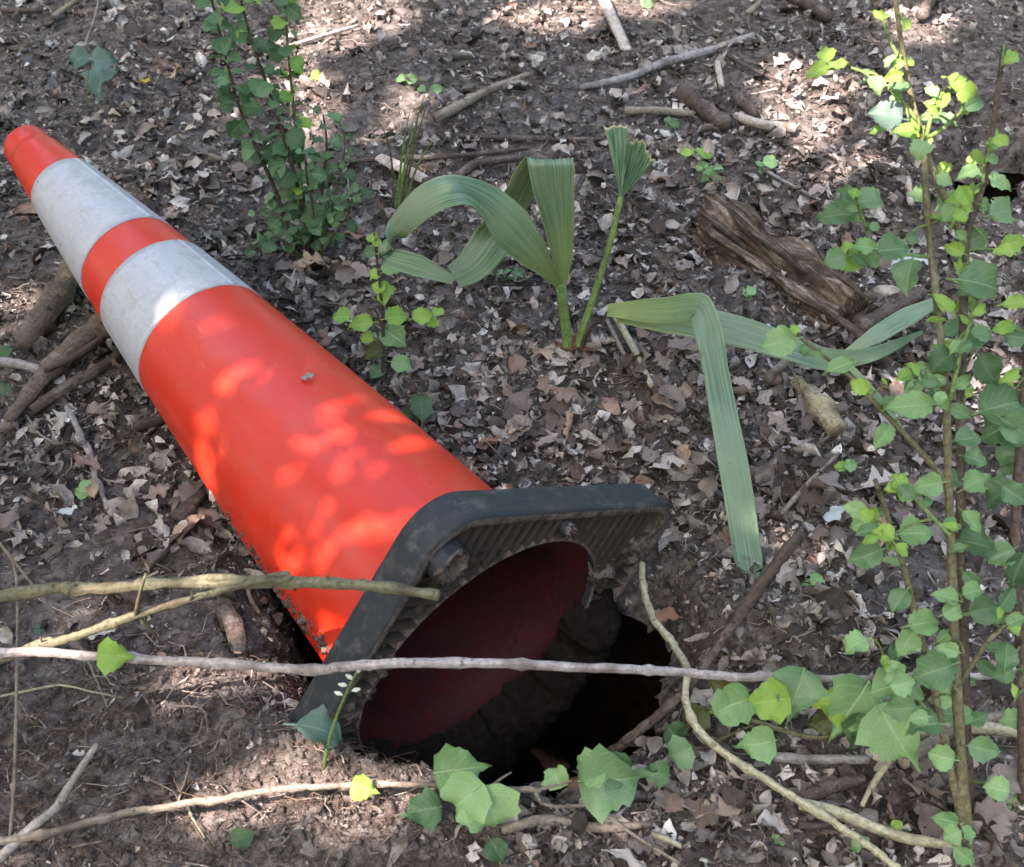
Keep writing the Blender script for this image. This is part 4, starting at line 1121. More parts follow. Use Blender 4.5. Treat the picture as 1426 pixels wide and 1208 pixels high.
# ------------------------------------------------------------------ palm
def mat_palm():
    m = NT('palm_blade', .30, .7)
    uv = m.n('ShaderNodeTexCoord').outputs['UV']; s = m.n('ShaderNodeSeparateXYZ'); m.l(uv, s.inputs[0]); u, v = s.outputs[0], s.outputs[1]
    mp = m.n('ShaderNodeMapping'); m.l(uv, mp.inputs[0]); mp.inputs['Scale'].default_value = (3, 34, 1)
    st = m.noise(mp.outputs[0], 1.0, 4, .6); sp = m.noise(m.objc(), 40, 4, .6); bg_ = m.noise(m.objc(), 9, 3)
    base = m.mix(m.mapr(st, .36, .64), (.055, .140, .068), (.23, .335, .185))
    base = m.mix(m.mapr(u, .27, .04, 0, .75), base, (.30, .40, .12))
    base = m.mix(m.mapr(bg_, .50, .66, 0, .5), base, (.24, .32, .18))
    edge = m.math('ABSOLUTE', m.math('SUBTRACT', v, .5))
    base = m.mix(m.mapr(edge, .485, .498, 0, .75), base, (.33, .30, .16))
    base = m.mix(m.ramp(sp, [(.66, (0, 0, 0)), (.74, (.75, .75, .75))]), base, (.13, .085, .04))
    m.col(base)
    m.l(m.bump(st, .35, .002), m.b.inputs['Normal'])
    tr = m.n('ShaderNodeBsdfTranslucent'); m.l(m.mix(1.0, base, (1.0, .80, .2), 'MULTIPLY'), tr.inputs[0])
    mx = m.n('ShaderNodeMixShader'); mx.inputs[0].default_value = .18
    m.l(m.b.outputs[0], mx.inputs[1]); m.l(tr.outputs[0], mx.inputs[2]); m.l(mx.outputs[0], m.out.inputs[0])
    return m.m
M['palm'] = mat_palm()
M['palm_dry'] = mat_plain('palm_dry', (.42, .38, .22), .7, .3, 60)

def strap(name, cen, wid, wdir, parent, pleats=6, amp=.0009, n=60, close=.0, mat='palm', tip_rag=0.0, u0=0.0, u1=1.0):
    """pleated blade swept along cen; wid: half widths; wdir: width vectors"""
    cen = np.asarray(cen, float); c = spline(cen, n)
    k = np.linspace(0, 1, len(wid)); t = np.linspace(0, 1, n)
    w = np.interp(t, k, wid)
    wd = np.stack([np.interp(t, np.linspace(0, 1, len(wdir)), np.array(wdir, float)[:, i]) for i in range(3)], -1)
    T = np.gradient(c, axis=0); T /= np.linalg.norm(T, axis=1)[:, None]
    wd -= T * (wd * T).sum(1)[:, None]; wd /= np.linalg.norm(wd, axis=1)[:, None]
    N = np.cross(T, wd)
    m = pleats * 2 + 1; s = np.linspace(-1, 1, m); s[1:-1] += np.random.default_rng(m).normal(0, .25 / m, m - 2); zig = np.where(np.arange(m) % 2, 1.0, -1.0)
    r_ = np.random.default_rng(len(name) + n + pleats)
    V = c[:, None] + w[:, None, None] * s[None, :, None] * wd[:, None] + (amp * np.minimum(1, w / .006))[:, None, None] * (zig + close * (1 - s * s) * 8)[None, :, None] * N[:, None]
    if tip_rag:
        V[-1] += T[-1] * (r_.normal(0, tip_rag, (m, 1)))
    V = V.reshape(-1, 3)
    Fc = [(i * m + j, i * m + j + 1, (i + 1) * m + j + 1, (i + 1) * m + j) for i in range(n - 1) for j in range(m - 1)]
    uv = np.stack([np.repeat(u0 + (u1 - u0) * t, m), np.tile((s + 1) / 2, n)], -1)
    if parent is not None: V = V - np.array(parent.location)
    return obj(name, V, Fc, M[mat], parent, smooth=True, uv=uv)

pb = G(795, 492); py0 = pb[1]
palm = empty('palm_plant', pb)
tag(palm, 'young fan palm with two arching pleated leaves and one clipped fan', 'palm')
Yp = lambda x, y, dy=0.0: Y(x, y, py0 + dy)
tube('leaf_stalk', [pb + np.array([-.004, 0, -.02]), Yp(790, 480), Yp(786, 440), Yp(781, 398, -.005)], (.0072, .0062, .0058, .0062), M['stem_green'], palm, knob=.04)
# left blade arches over and hangs to the left, its end doubled back on the ground
lf = strap('leaf_blade', [Yp(781, 402, -.005), Yp(757, 370, -.02), Yp(716, 322, -.04), Yp(676, 283, -.055), Yp(640, 265, -.07), Yp(600, 276, -.08), Yp(566, 305, -.085), Yp(540, 342, -.09), Yp(541, 358, -.10), Yp(580, 370, -.115), Yp(632, 391, -.13)],
           (.003, .010, .020, .027, .028, .024, .019, .014, .012, .013, .005), [imgdir(52), imgdir(50), imgdir(48), imgdir(62, .2), imgdir(85, .4), imgdir(115, .5), imgdir(140, .5), imgdir(160, .5), imgdir(-70, .5), imgdir(-100, .3), imgdir(-100, .2)], palm, pleats=11, n=90)
lf['label'] = 'left arching palm blade with its end doubled back'
# middle blade stands up, folds over the top and hangs behind
lf = strap('leaf_blade', [Yp(784, 402, -.004), Yp(783, 360, .0), Yp(778, 310, .005), Yp(771, 262, .01), Yp(767, 228, .016), Yp(762, 224, .028), Yp(738, 246, .040), Yp(712, 290, .045), Yp(690, 328, .04), Yp(660, 368, .02), Yp(632, 386, .01)],
           (.003, .011, .0165, .0215, .026, .0265, .026, .025, .024, .023, .016), [imgdir(0), imgdir(0), imgdir(-2), imgdir(-4), imgdir(-1), imgdir(5), imgdir(35), imgdir(30, .3), imgdir(25, .3), imgdir(-50, .3), imgdir(-60, .3)], palm, pleats=11, n=100)
lf['label'] = 'tall middle palm blade folded over backwards'
st_ = tube('leaf_stalk', [pb + np.array([.008, .005, -.02]), Yp(808, 470, .0), Yp(828, 410, .01), Yp(848, 345, .02), Yp(864, 276, .03)], (.0055, .0048, .0042, .0036, .0034), M['stem_green'], palm, knob=.04)
# clipped fan
def fan():
    h = Yp(863, 279, .03); n, m = 16, 23
    V = []; uv = []
    r_ = np.random.default_rng(9)
    for j in range(m):
        s = j / (m - 1)
        ang = 101 - 52 * s
        ln = .086 + .006 * math.sin(s * 5) - .022 * s + .006 * (r_.random() - .5)
        if .36 < s < .48: ln *= .86
        d = imgdir(ang, .12)
        zig = (1 if j % 2 else -1)
        for i in range(n):
            t = i / (n - 1)
            bow = .012 * math.sin(t * math.pi) * (1 if s < .42 else -.4)
            V.append(h + d * ln * t - FW * (zig * .0026 * t + bow + .006 * (s - .4) * t * (2 if s > .42 else -1)))
            uv.append((.1 + .9 * t, s))
    Fc = [(j * n + i, (j + 1) * n + i, (j + 1) * n + i + 1, j * n + i + 1) for j in range(m - 1) for i in range(n - 1)]
    o = obj('fan_blade', np.array(V) - pb, Fc, M['palm'], palm, smooth=False, uv=np.array(uv)); o['label'] = 'clipped half-open palm fan with a pale cut edge'
    V2 = []
    for j in range(m):
        e = np.array(V[j * n + n - 1]); d = e - np.array(V[j * n + n - 2]); d /= np.linalg.norm(d)
        V2 += [e + d * -.002 - FW * .0006, e + d * (.0005 + .0015 * r_.random()) - FW * .0006]
    obj('cut_edge', np.array(V2) - pb, [(2 * j, 2 * j + 2, 2 * j + 3, 2 * j + 1) for j in range(m - 1)], M['palm_dry'], o, smooth=False)
fan()
M['husk'] = mat_plain('palm_husk', (.13, .055, .035), .8, .4, 60)
for a_, l_ in ((20, .035), (60, .05), (150, .03), (100, .026), (-10, .028)):
    put_leaf(palm, pb + np.array([.004, -.008, .008]), imgdir(a_, .2), (0, -.6, 1), l_, 'lance', 'husk', 'husk_scale')
tube('dry_stalk', [pb + np.array([.012, .0, -.01]), Yp(815, 470, -.005), Yp(836, 440, -.01)], (.0038, .0030, .0016), M['bark_brown'], palm)

# fallen palm leaf on the right
fp = P(852, 440, .05)
fall = empty('fallen_palm_leaf', P(1056, 845, .0))
tag(fall, 'fallen palm leaf bent into long green straps right of the palm', 'palm leaf')
hub = P(846, 432, .09)
up3 = np.array([0, 0, 1.0])
lf = strap('leaf_blade', [hub, P(880, 432, .10), P(925, 432, .12), P(962, 428, .14), P(975, 432, .145), P(988, 470, .135), P(1003, 550, .10), P(1022, 650, .07), P(1038, 750, .035), P(1053, 845, .012)],
           (.008, .015, .018, .016, .014, .0150, .0160, .0155, .0145, .0075), [imgdir(90, .4), imgdir(88, .4), imgdir(86, .4), imgdir(70, .3), imgdir(30, .2), imgdir(4), imgdir(6), imgdir(7), imgdir(7), imgdir(8)], fall, pleats=9, n=100, tip_rag=.004)
lf['label'] = 'long strap of the fallen palm leaf hanging down to the soil'
lf = strap('leaf_blade', [P(860, 438, .075), P(960, 448, .085), P(1030, 462, .08), P(1100, 484, .07), P(1150, 500, .055), P(1192, 498, .045), P(1230, 488, .04), P(1285, 462, .03)],
           (.010, .018, .020, .018, .015, .010, .007, .002), [imgdir(84, .3), imgdir(80, .3), imgdir(76, .3), imgdir(74, .3), imgdir(78, .3), imgdir(95, .3), imgdir(100, .3), imgdir(110, .3)], fall, pleats=11, n=80)
lf['label'] = 'wide strap of the fallen palm leaf lying to the right'
strap('leaf_blade', [P(1178, 492, .04), P(1215, 470, .05), P(1262, 442, .06), P(1310, 418, .07)], (.004, .011, .012, .006), [imgdir(115, .3), imgdir(122, .3), imgdir(122, .3), imgdir(122, .3)], fall, pleats=5, n=30)
strap('leaf_blade', [P(1178, 505, .045), P(1215, 545, .05), P(1258, 600, .06)], (.004, .004, .002), [imgdir(50), imgdir(50), imgdir(50)], fall, pleats=2, n=20)
# ------------------------------------------------------------------ right shrub
def ydep(py, y_bot, y_top, b=1208, t=0):
    return y_bot + (y_top - y_bot) * (b - py) / (b - t)
sb = P(1352, 1215, .0)
shrub = empty('leafy_shrub', sb)
tag(shrub, 'tall thin-stemmed shrub with bright new leaves at the right edge', 'shrub')
SY = lambda py: ydep(py, sb[1] + .01, 1.12)
stems = []
def sstem(pix, rad, mat, dy=0.0, name='stem'):
    W = [Y(x, y, SY(y) + dy) for x, y in pix]
    tube(name, W, [r * .8 for r in rad], M[mat], shrub, knob=.09)
    c = spline(W, 40); stems.append(c)
sstem([(1352, 1225), (1345, 1150), (1338, 1050), (1332, 950), (1328, 850), (1324, 750), (1320, 650), (1318, 560), (1310, 470), (1300, 380), (1290, 280), (1285, 195), (1272, 150), (1256, 66), (1245, -15)], (.0070, .0062, .0054, .0046, .0042, .0038, .0032, .0024), 'stem_olive')
sstem([(1356, 1225), (1350, 1120), (1345, 1000), (1342, 880), (1338, 760), (1338, 640), (1338, 540), (1342, 440), (1344, 350), (1352, 308), (1369, 255), (1384, 170), (1398, 62)], (.0068, .0060, .0056, .0056, .0052, .0048, .0040, .0026), 'stem_dark', .03)
sstem([(1344, 350), (1332, 312), (1318, 280), (1303, 248), (1285, 195)], (.0040, .0036, .0030), 'stem_olive', .02)
sstem([(1348, 1200), (1340, 1150), (1325, 1078), (1307, 987), (1289, 910), (1274, 855), (1260, 794), (1245, 750), (1232, 705), (1218, 668)], (.0048, .0042, .0034, .0026), 'stem_olive', .0)
sstem([(1318, 672), (1285, 632), (1245, 590), (1183, 524), (1145, 495), (1107, 464)], (.0034, .0030, .0026, .0016), 'stem_olive', .0)
sstem([(1428, 1215), (1426, 1080), (1424, 950), (1418, 830), (1414, 760), (1416, 690), (1426, 560), (1436, 420)], (.0075, .0070, .0060, .0045), 'stem_dark', .03)
sstem([(1323, 557), (1331, 520), (1340, 484), (1362, 420)], (.0028, .0022, .0014), 'stem_green', -.01)
sstem([(1322, 745), (1300, 722), (1272, 692), (1256, 680)], (.0024, .0020, .0012), 'stem_green', -.01)
sstem([(1280, 172), (1258, 143), (1234, 120), (1208, 102), (1183, 94)], (.0024, .0020, .0013), 'stem_green', -.01)
sstem([(1256, 90), (1245, 68), (1234, 42), (1228, 20)], (.0018, .0015, .001), 'stem_green', -.01)
sstem([(1290, 190), (1298, 160), (1312, 132)], (.0022, .0016), 'stem_green', -.01)
sstem([(1292, 192), (1315, 178), (1345, 150)], (.0022, .0016), 'stem_green', -.012)
sstem([(1210, 328), (1202, 305), (1192, 278)], (.0018, .0012), 'stem_green', .0)
sstem([(1294, 358), (1260, 355), (1215, 350), (1180, 352)], (.0020, .0016, .0012), 'stem_green', -.01)
sstem([(1322, 320), (1335, 296), (1340, 280)], (.0022, .0014), 'stem_green', -.01)
sstem([(1369, 255), (1372, 225), (1384, 198)], (.0020, .0012), 'stem_green', .02)
sstem([(1320, 558), (1298, 540), (1272, 520)], (.0022, .0014), 'stem_green', -.01)
sstem([(1336, 952), (1358, 920), (1380, 888), (1412, 862)], (.0030, .0028, .0022), 'stem_olive', .0)
sstem([(1303, 1005), (1275, 970), (1250, 938), (1232, 918)], (.0020, .0018, .0012), 'stem_green', -.005)
sstem([(1240, 745), (1225, 735), (1208, 718)], (.0018, .0012), 'stem_green', -.005)
ALLS = np.vstack(stems); AX, AY, AZ = project(ALLS)

def sleaf(px, py, ln, ang, mat, kind='ovate', tilt=.25, dy=0.0, wide=1.0):
    """a leaf whose middle shows at (px, py), ln pixels long, pointing ang degrees"""
    i = ((AX - px) ** 2 + (AY - py) ** 2).argmin()
    yy = ALLS[i][1] - .010 + random.uniform(-.02, .02) + dy
    mid = Y(px, py, yy); depth = project(mid)[2]
    size = ln * depth / FPX
    d = imgdir(ang, tilt) + np.array([0, random.uniform(-.25, .1), random.uniform(-.1, .1)])
    d /= np.linalg.norm(d)
    pos = mid - d * size * .5
    nrm = np.array([random.uniform(-.55, .55), -.5 + random.uniform(-.5, .4), .8])
    put_leaf(shrub, pos, d, nrm, size * 1.0, kind, mat, scale_y=wide)
    q = ALLS[i]; gap = np.linalg.norm(q - pos)
    if gap > .012:
        b = pos - d * size * .16
        tube('twig', [q, (q + b) / 2 + np.array([0, 0, .004]), b], (.0012, .0008), M['stem_green'], shrub, sides=5, n=6)

SL = [  # px, py, length, angle, material
 (1149, 72, 34, 100, 'young'), (1136, 100, 40, 200, 'young'), (1174, 88, 26, 35, 'young'), (1158, 92, 26, 170, 'young'),
 (1222, 20, 24, 130, 'young'), (1232, 18, 22, 60, 'young'), (1262, 30, 26, 80, 'young'), (1268, 82, 22, 60, 'young'), (1250, 92, 22, 250, 'young'),
 (1325, 108, 46, 120, 'young'), (1313, 135, 36, 80, 'young'), (1352, 132, 40, -30, 'young'), (1345, 152, 26, -60, 'young'), (1296, 145, 26, 150, 'young'), (1305, 154, 22, 10, 'young'), (1340, 112, 30, 40, 'young'),
 (1230, 160, 54, 170, 'teal'), (1222, 180, 30, 190, 'young'), (1256, 183, 36, 180, 'young'), (1272, 170, 26, 110, 'young'), (1282, 180, 26, 40, 'young'),
 (1158, 299, 68, 182, 'mature'), (1220, 276, 52, 20, 'mature'), (1180, 268, 24, 140, 'young'), (1190, 266, 22, 80, 'young'), (1200, 285, 24, 20, 'young'),
 (1174, 353, 46, 175, 'young'), (1182, 368, 36, 220, 'young'), (1214, 342, 34, 40, 'young'), (1160, 362, 40, 190, 'mature'), (1249, 346, 56, 10, 'mature'), (1200, 362, 30, 250, 'young'),
 (1263, 388, 62, 250, 'mature'), (1275, 330, 30, 20, 'mature'), (1340, 268, 42, 110, 'young'), (1354, 272, 36, 40, 'young'), (1328, 280, 34, 160, 'young'), (1345, 288, 36, -20, 'young'), (1358, 258, 26, 70, 'young'),
 (1385, 182, 30, 110, 'young'), (1396, 195, 36, 15, 'young'), (1380, 205, 22, 230, 'young'), (1406, 292, 62, 20, 'mature'), (1372, 285, 32, 10, 'mature'), (1412, 338, 56, 30, 'young'), (1395, 350, 34, 160, 'young'),
 (1326, 346, 36, 150, 'young'), (1343, 360, 34, 60, 'young'), (1336, 376, 28, -60, 'young'), (1380, 395, 92, 0, 'mature'), (1346, 402, 40, 210, 'mature'), (1344, 424, 44, 200, 'young'), (1420, 420, 50, 10, 'young'), (1368, 430, 34, 40, 'young'),
 (1310, 420, 44, 130, 'young'), (1325, 462, 50, 200, 'mature'), (1302, 445, 32, 170, 'young'), (1402, 455, 48, 15, 'young'), (1418, 470, 40, -10, 'mature'), (1360, 470, 48, 30, 'mature'), (1380, 520, 60, -60, 'dark'),
 (1307, 506, 56, 210, 'dark'), (1271, 510, 34, 110, 'young'), (1258, 524, 30, 190, 'young'), (1288, 530, 36, 160, 'mature'), (1410, 522, 42, 40, 'young'), (1398, 530, 30, 150, 'young'), (1350, 545, 26, 70, 'young'),
 (1081, 478, 56, 190, 'pale'), (1106, 456, 20, 95, 'young'), (1165, 512, 46, 200, 'pale'), (1120, 490, 24, 260, 'mature'), (1262, 566, 74, 175, 'pale'), (1232, 560, 38, 150, 'mature'), (1228, 611, 48, 235, 'pale'), (1231, 530, 16, 120, 'young'),
 (1410, 560, 96, 20, 'mature'), (1388, 598, 88, 185, 'mature'), (1340, 575, 40, -20, 'mature'), (1420, 600, 60, -30, 'mature'), (1406, 640, 78, 215, 'mature'), (1352, 610, 46, 10, 'mature'),
 (1289, 677, 52, 180, 'pale'), (1334, 668, 34, 10, 'mature'), (1366, 668, 56, 40, 'pale'), (1385, 690, 66, 200, 'dark'), (1362, 640, 40, -10, 'mature'), (1415, 690, 50, -40, 'mature'),
 (1250, 668, 34, 110, 'young'), (1240, 680, 26, 170, 'young'), (1266, 688, 36, -20, 'young'), (1204, 716, 28, 130, 'young'), (1216, 716, 30, 60, 'young'), (1228, 742, 40, 150, 'young'), (1212, 752, 30, 200, 'young'), (1201, 776, 60, 195, 'mature'), (1280, 742, 56, 12, 'pale'), (1258, 768, 28, -40, 'young'), (1244, 756, 26, 60, 'young'),
 (1369, 758, 70, -12, 'dark'), (1340, 742, 36, 30, 'mature'), (1392, 775, 46, 210, 'mature'), (1416, 800, 66, 250, 'dark'), (1330, 765, 30, 190, 'mature'), (1356, 812, 40, -50, 'mature'), (1314, 830, 44, 160, 'pale'), (1330, 848, 40, 20, 'pale'), (1362, 822, 46, 10, 'pale'),
 (1376, 848, 56, 20, 'dark'), (1404, 832, 50, 50, 'mature'), (1391, 853, 26, 80, 'young'), (1293, 866, 58, 20, 'pale'), (1318, 884, 34, 40, 'pale'), (1261, 899, 50, 235, 'pale'), (1187, 898, 48, 195, 'pale'), (1316, 905, 40, 170, 'pale'), (1293, 938, 72, 195, 'mature'), (1330, 925, 36, 30, 'mature'),
 (1232, 918, 22, 110, 'young'), (1240, 928, 20, 40, 'young'), (1234, 956, 68, 185, 'pale'), (1262, 952, 46, 20, 'pale'), (1305, 970, 46, 170, 'pale'), (1249, 988, 56, 190, 'mature'), (1278, 1008, 66, 185, 'mature'), (1340, 994, 58, 10, 'pale'), (1366, 1000, 40, 30, 'mature'),
 (1307, 1054, 46, 170, 'pale'), (1376, 1045, 58, -5, 'mature'), (1402, 910, 46, 80, 'mature'), (1405, 1001, 44, 170, 'pale'), (1412, 960, 24, 90, 'young'), (1314, 1142, 44, 165, 'pale'), (1322, 1164, 36, 200, 'pale'), (1402, 1118, 60, 20, 'pale'), (1385, 1098, 44, 160, 'pale'), (1406, 1165, 30, 70, 'pale'), (1347, 1196, 46, -40, 'pale'), (1395, 940, 36, 200, 'mature'),
]
for px, py, ln, ang, mt in SL:
    sleaf(px, py, ln, ang, mt, 'ovate' if mt != 'young' else random.choice(['ovate', 'ellip', 'ovate']), wide=random.uniform(.68, 1.02) if mt != 'young' else random.uniform(.7, 1.0))

for k in range(95):
    i = random.randrange(len(ALLS))
    if not (60 < AY[i] < 1190): continue
    a_ = random.choice([random.uniform(-60, 60), random.uniform(120, 240)])
    ln_ = random.uniform(18, 44)
    sleaf(AX[i] + math.cos(R(a_)) * (ln_ * .5 + 5), AY[i] - math.sin(R(a_)) * (ln_ * .5 + 5), ln_, a_, random.choice(['pale', 'mature', 'young', 'pale', 'mature']), wide=random.uniform(.6, 1.0), dy=random.uniform(-.02, .04))

# ------------------------------------------------------------------ leafy bush behind the cone
bb = G(418, 352)
bush = empty('leafy_bush', bb)
tag(bush, 'small dark green bush with upright leafy stems behind the cone', 'bush')
BY = lambda x, y, dy=0.0: Y(x, y, bb[1] + dy)
bst = [([(436, 350), (425, 300), (412, 250), (395, 190), (372, 120), (352, 60), (335, 0), (325, -50)], (.0035, .0028, .002, .0012), 'stem_dark', .0, 1.15),
       ([(415, 350), (385, 270), (352, 195), (330, 140), (312, 70), (297, 10), (288, -40)], (.0035, .0026, .0018, .001), 'stem_dark', -.02, 1.1),
       ([(430, 345), (420, 260), (410, 160), (402, 80), (398, 20), (395, -30)], (.003, .0024, .0018, .001), 'stem_olive', .04, .95),
       ([(440, 350), (446, 300), (450, 250), (455, 200), (450, 160)], (.003, .0022, .001), 'stem_dark', .02, .85),
       ([(440, 348), (458, 310), (475, 285), (505, 262)], (.0026, .002, .001), 'stem_olive', -.02, .85),
       ([(425, 352), (395, 335), (372, 330), (350, 345)], (.0024, .0018, .001), 'stem_olive', -.05, .85),
       ([(430, 352), (412, 318), (385, 300), (360, 300)], (.0024, .0018, .001), 'stem_olive', -.03, .8),
       ([(440, 350), (462, 330), (482, 305), (490, 275)], (.0024, .0018, .001), 'stem_olive', -.05, .85),
       ([(438, 350), (470, 262), (480, 205), (478, 175)], (.0024, .0018, .001), 'stem_olive', .05, .9),
       ([(424, 350), (436, 300), (428, 250), (424, 215)], (.0024, .0018, .001), 'stem_dark', -.04, .85)]
nleaf = 0
for pix, rad, mt, dy, ls in bst:
    W = [BY(x, y, dy * (.2 + .8 * i / len(pix))) for i, (x, y) in enumerate(pix)]
    W[0][2] = bb[2] - .01
    tube('stem', W, rad, M[mt], bush, sides=6, knob=.06)
    c = spline(W, 60); L = np.linalg.norm(np.diff(c, axis=0), axis=1).sum()
    nn = int(L / .0158); a0 = random.random() * 3
    for k in range(2, nn + 1):
        p = c[min(59, int(59 * k / nn))]
        for sgn in (0, math.pi):
            if nleaf >= 285 or random.random() < .06: continue
            az = a0 + k * 1.55 + sgn + random.gauss(0, .35)
            px_, py_, dp = project(p)
            if py_ < -25: continue
            top = pix is bst[2][0] or py_ < 55 and pix is bst[0][0]
            d = np.array([math.cos(az), math.sin(az) * .8 - .15, .1 + random.gauss(0, .38)])
            mtl = 'young' if (top and random.random() < .55) else random.choice(['dark', 'dark', 'mature', 'mature'])
            sz = random.choice([random.uniform(.013, .021), random.uniform(.020, .033)]) * ls
            put_leaf(bush, p + d / np.linalg.norm(d) * .004, d, (random.gauss(0, .5), -.4 + random.gauss(0, .45), 1), sz, random.choice(['round', 'ovate']), mtl, nv=5, n=8, across=5, serr=0.0)
            nleaf += 1

# ------------------------------------------------------------------ grass tuft
gb = G(555, 300); tuft = empty('grass_tuft', gb); tag(tuft, 'sparse tuft of upright green blades behind the palm', 'grass')
for k, pix in enumerate([[(553, 298), (566, 220), (580, 170), (592, 128)], [(558, 300), (572, 230), (590, 160), (603, 125)], [(550, 298), (558, 235), (566, 180), (572, 150)], [(548, 296), (546, 230), (538, 190), (526, 168)],
                         [(560, 298), (578, 240), (596, 205), (610, 190)], [(556, 300), (566, 240), (577, 190), (585, 150)], [(550, 300), (556, 250), (560, 210), (562, 196)]]):
    W = [Y(x, y, gb[1] + .006 * (k - 3)) for x, y in pix]
    tube('blade', W, (.0022, .0020, .0014, .0004), M['stem_olive' if k % 2 else 'stem_green'], tuft, flat=.4, sides=5, knob=.02)
for (x, y, a_, l_) in ((600, 128, 30, .02), (592, 127, 150, .016)):
    put_leaf(tuft, Y(x, y, gb[1]), imgdir(a_, .4), (0, -.4, 1), l_, 'ovate', 'pale')

# ------------------------------------------------------------------ seedlings and small plants
def seedling(px, py, label, leaves, stem_px=None, mat='mature', kind='ovate', h=.0, rad=.0011, name='seedling', stem_mat='stem_green', dy=0.0):
    """leaves: (px, py, length px, angle)"""
    b = G(px, py, h); e = empty(name, b); tag(e, label, 'seedling')
    yb = b[1]
    if stem_px:
        W = [b + np.array([0, 0, -.008])] + [Y(x, y, yb + dy) for x, y in stem_px]
        tube('stem', W, (rad, rad * .8, rad * .5), M[stem_mat], e, sides=6, knob=.05)
    for L_ in leaves:
        x, y, ln, an = L_[:4]; mm = L_[4] if len(L_) > 4 else mat
        m_ = Y(x, y, yb + dy) if stem_px else G(x, y, .022)
        s = ln * project(m_)[2] / FPX
        d = imgdir(an, .45); d = d / np.linalg.norm(d)
        put_leaf(e, m_ - d * s * .5, d, (random.gauss(0, .15), -.45, .9), s, kind, mm)
    return e
seedling(532, 535, 'slender seedling with yellow-green leaves beside the orange cone', [(518, 328, 22, 100, 'young'), (528, 335, 22, 40, 'young'), (512, 352, 26, 175, 'mature'), (540, 352, 28, 10, 'pale'), (548, 372, 36, 12, 'pale'), (518, 384, 24, 200, 'young'),
    (525, 400, 26, 150, 'young'), (542, 402, 30, 20, 'young'), (534, 418, 22, -70, 'young'), (500, 452, 40, 190, 'young'), (472, 440, 34, 170, 'young'), (556, 440, 40, 15, 'young'), (590, 440, 34, 20, 'young'), (612, 432, 22, 60, 'young'), (604, 450, 22, -30, 'young'),
    (552, 470, 50, -35, 'pale'), (518, 492, 40, 200, 'olive'), (562, 508, 36, -15, 'pale'), (524, 520, 30, 230, 'mature'), (508, 470, 26, 160, 'young')],
    [(534, 480), (532, 430), (527, 380), (521, 325)], rad=.0024, stem_mat='stem_dark')
seedling(590, 592, 'single upright dark green leaf behind the cone edge', [(587, 562, 62, 92, 'dark'), (562, 575, 34, 150, 'dark')], [(590, 585)], kind='ellip', name='leaf_sprout')
seedling(120, 150, 'three blue-green ivy leaves on the ground at upper left', [(98, 86, 40, 200, 'teal'), (152, 84, 40, 5, 'teal'), (138, 122, 52, 265, 'teal')], [(122, 110), (124, 92)], kind='ivy', rad=.0012)
seedling(566, 118, 'two pale cotyledon leaves on the far soil', [(556, 110, 18, 175, 'pale'), (574, 110, 22, 5, 'pale')], [(565, 110)], name='cotyledon_sprout')
seedling(990, 258, 'feathery light green seedling on the far soil', [(955, 212, 26, 165, 'young'), (972, 208, 26, 120, 'young'), (985, 216, 24, 30, 'young'), (975, 232, 26, 200, 'pale'), (990, 238, 30, -10, 'pale'), (1003, 232, 22, 30, 'pale'), (980, 248, 24, 220, 'pale'), (1000, 250, 24, -30, 'pale')], [(985, 245), (975, 225)], kind='ellip')
seedling(1060, 246, 'small two-leaved seedling above the rotten log', [(1056, 228, 16, 130, 'pale'), (1076, 226, 28, 5, 'pale'), (1060, 238, 12, 260, 'mature')], [(1062, 232)])
seedling(936, 182, 'small green sprout beside the straight grey stick', [(928, 166, 14, 120, 'mature'), (940, 172, 20, 20, 'mature'), (930, 178, 18, 190, 'mature')], [(933, 172)])
seedling(712, 392, 'low green sprout under the hanging palm blade', [(700, 384, 34, 170, 'mature'), (718, 382, 34, 30, 'mature'), (705, 394, 30, 230, 'mature')], [(710, 388)], kind='oak')
seedling(120, 700, 'single green leaf on the soil left of the cone', [(112, 684, 36, 180, 'pale'), (122, 672, 16, 60, 'pale')], [(118, 690)])
seedling(1176, 668, 'tiny yellow-green sprout left of the shrub stem', [(1168, 650, 22, 160, 'young'), (1186, 648, 24, 15, 'pale'), (1174, 670, 14, 270, 'pale')], [(1175, 658)])
seedling(1130, 822, 'small pale green sprout right of the broken root', [(1122, 818, 26, 190, 'pale'), (1140, 806, 28, 40, 'pale')], [(1130, 815)])
seedling(1042, 418, 'tiny green sprout at the foot of the rotten log', [(1036, 408, 18, 160, 'pale'), (1048, 404, 20, 40, 'pale'), (1040, 415, 14, 230, 'pale')], [(1042, 410)])
seedling(345, 1178, 'dark green leaf pair on the near left soil', [(340, 1166, 40, 25, 'dark'), (348, 1178, 18, -80, 'dark')], [(344, 1172)])
seedling(55, 880, 'tiny teal leaf on the soil behind the crossing sticks', [(56, 877, 18, 10, 'teal')], [(56, 879)])
seedling(10, 508, 'green leaf tip by the streaked log at the left edge', [(12, 510, 28, 20, 'dark'), (14, 562, 24, 30, 'dark')], None)
seedling(905, 8, 'small green leaf on the far soil beside the slat', [(904, 5, 26, 10, 'mature')], [(905, 7)])
seedling(440, 110, 'bright green sprig on the far soil right of the bush', [(432, 108, 22, 160, 'young'), (445, 104, 22, 30, 'young'), (440, 116, 20, -20, 'young')], [(438, 110)])
seedling(180, 925, 'two tiny leaves beside the pit vine', [(176, 916, 12, 120, 'dark')], None) if False else None
seedling(1085, 1175, 'tiny pale sprout in the near right soil', [(1080, 1168, 16, 150, 'pale'), (1090, 1172, 14, 20, 'pale')], [(1085, 1170)])
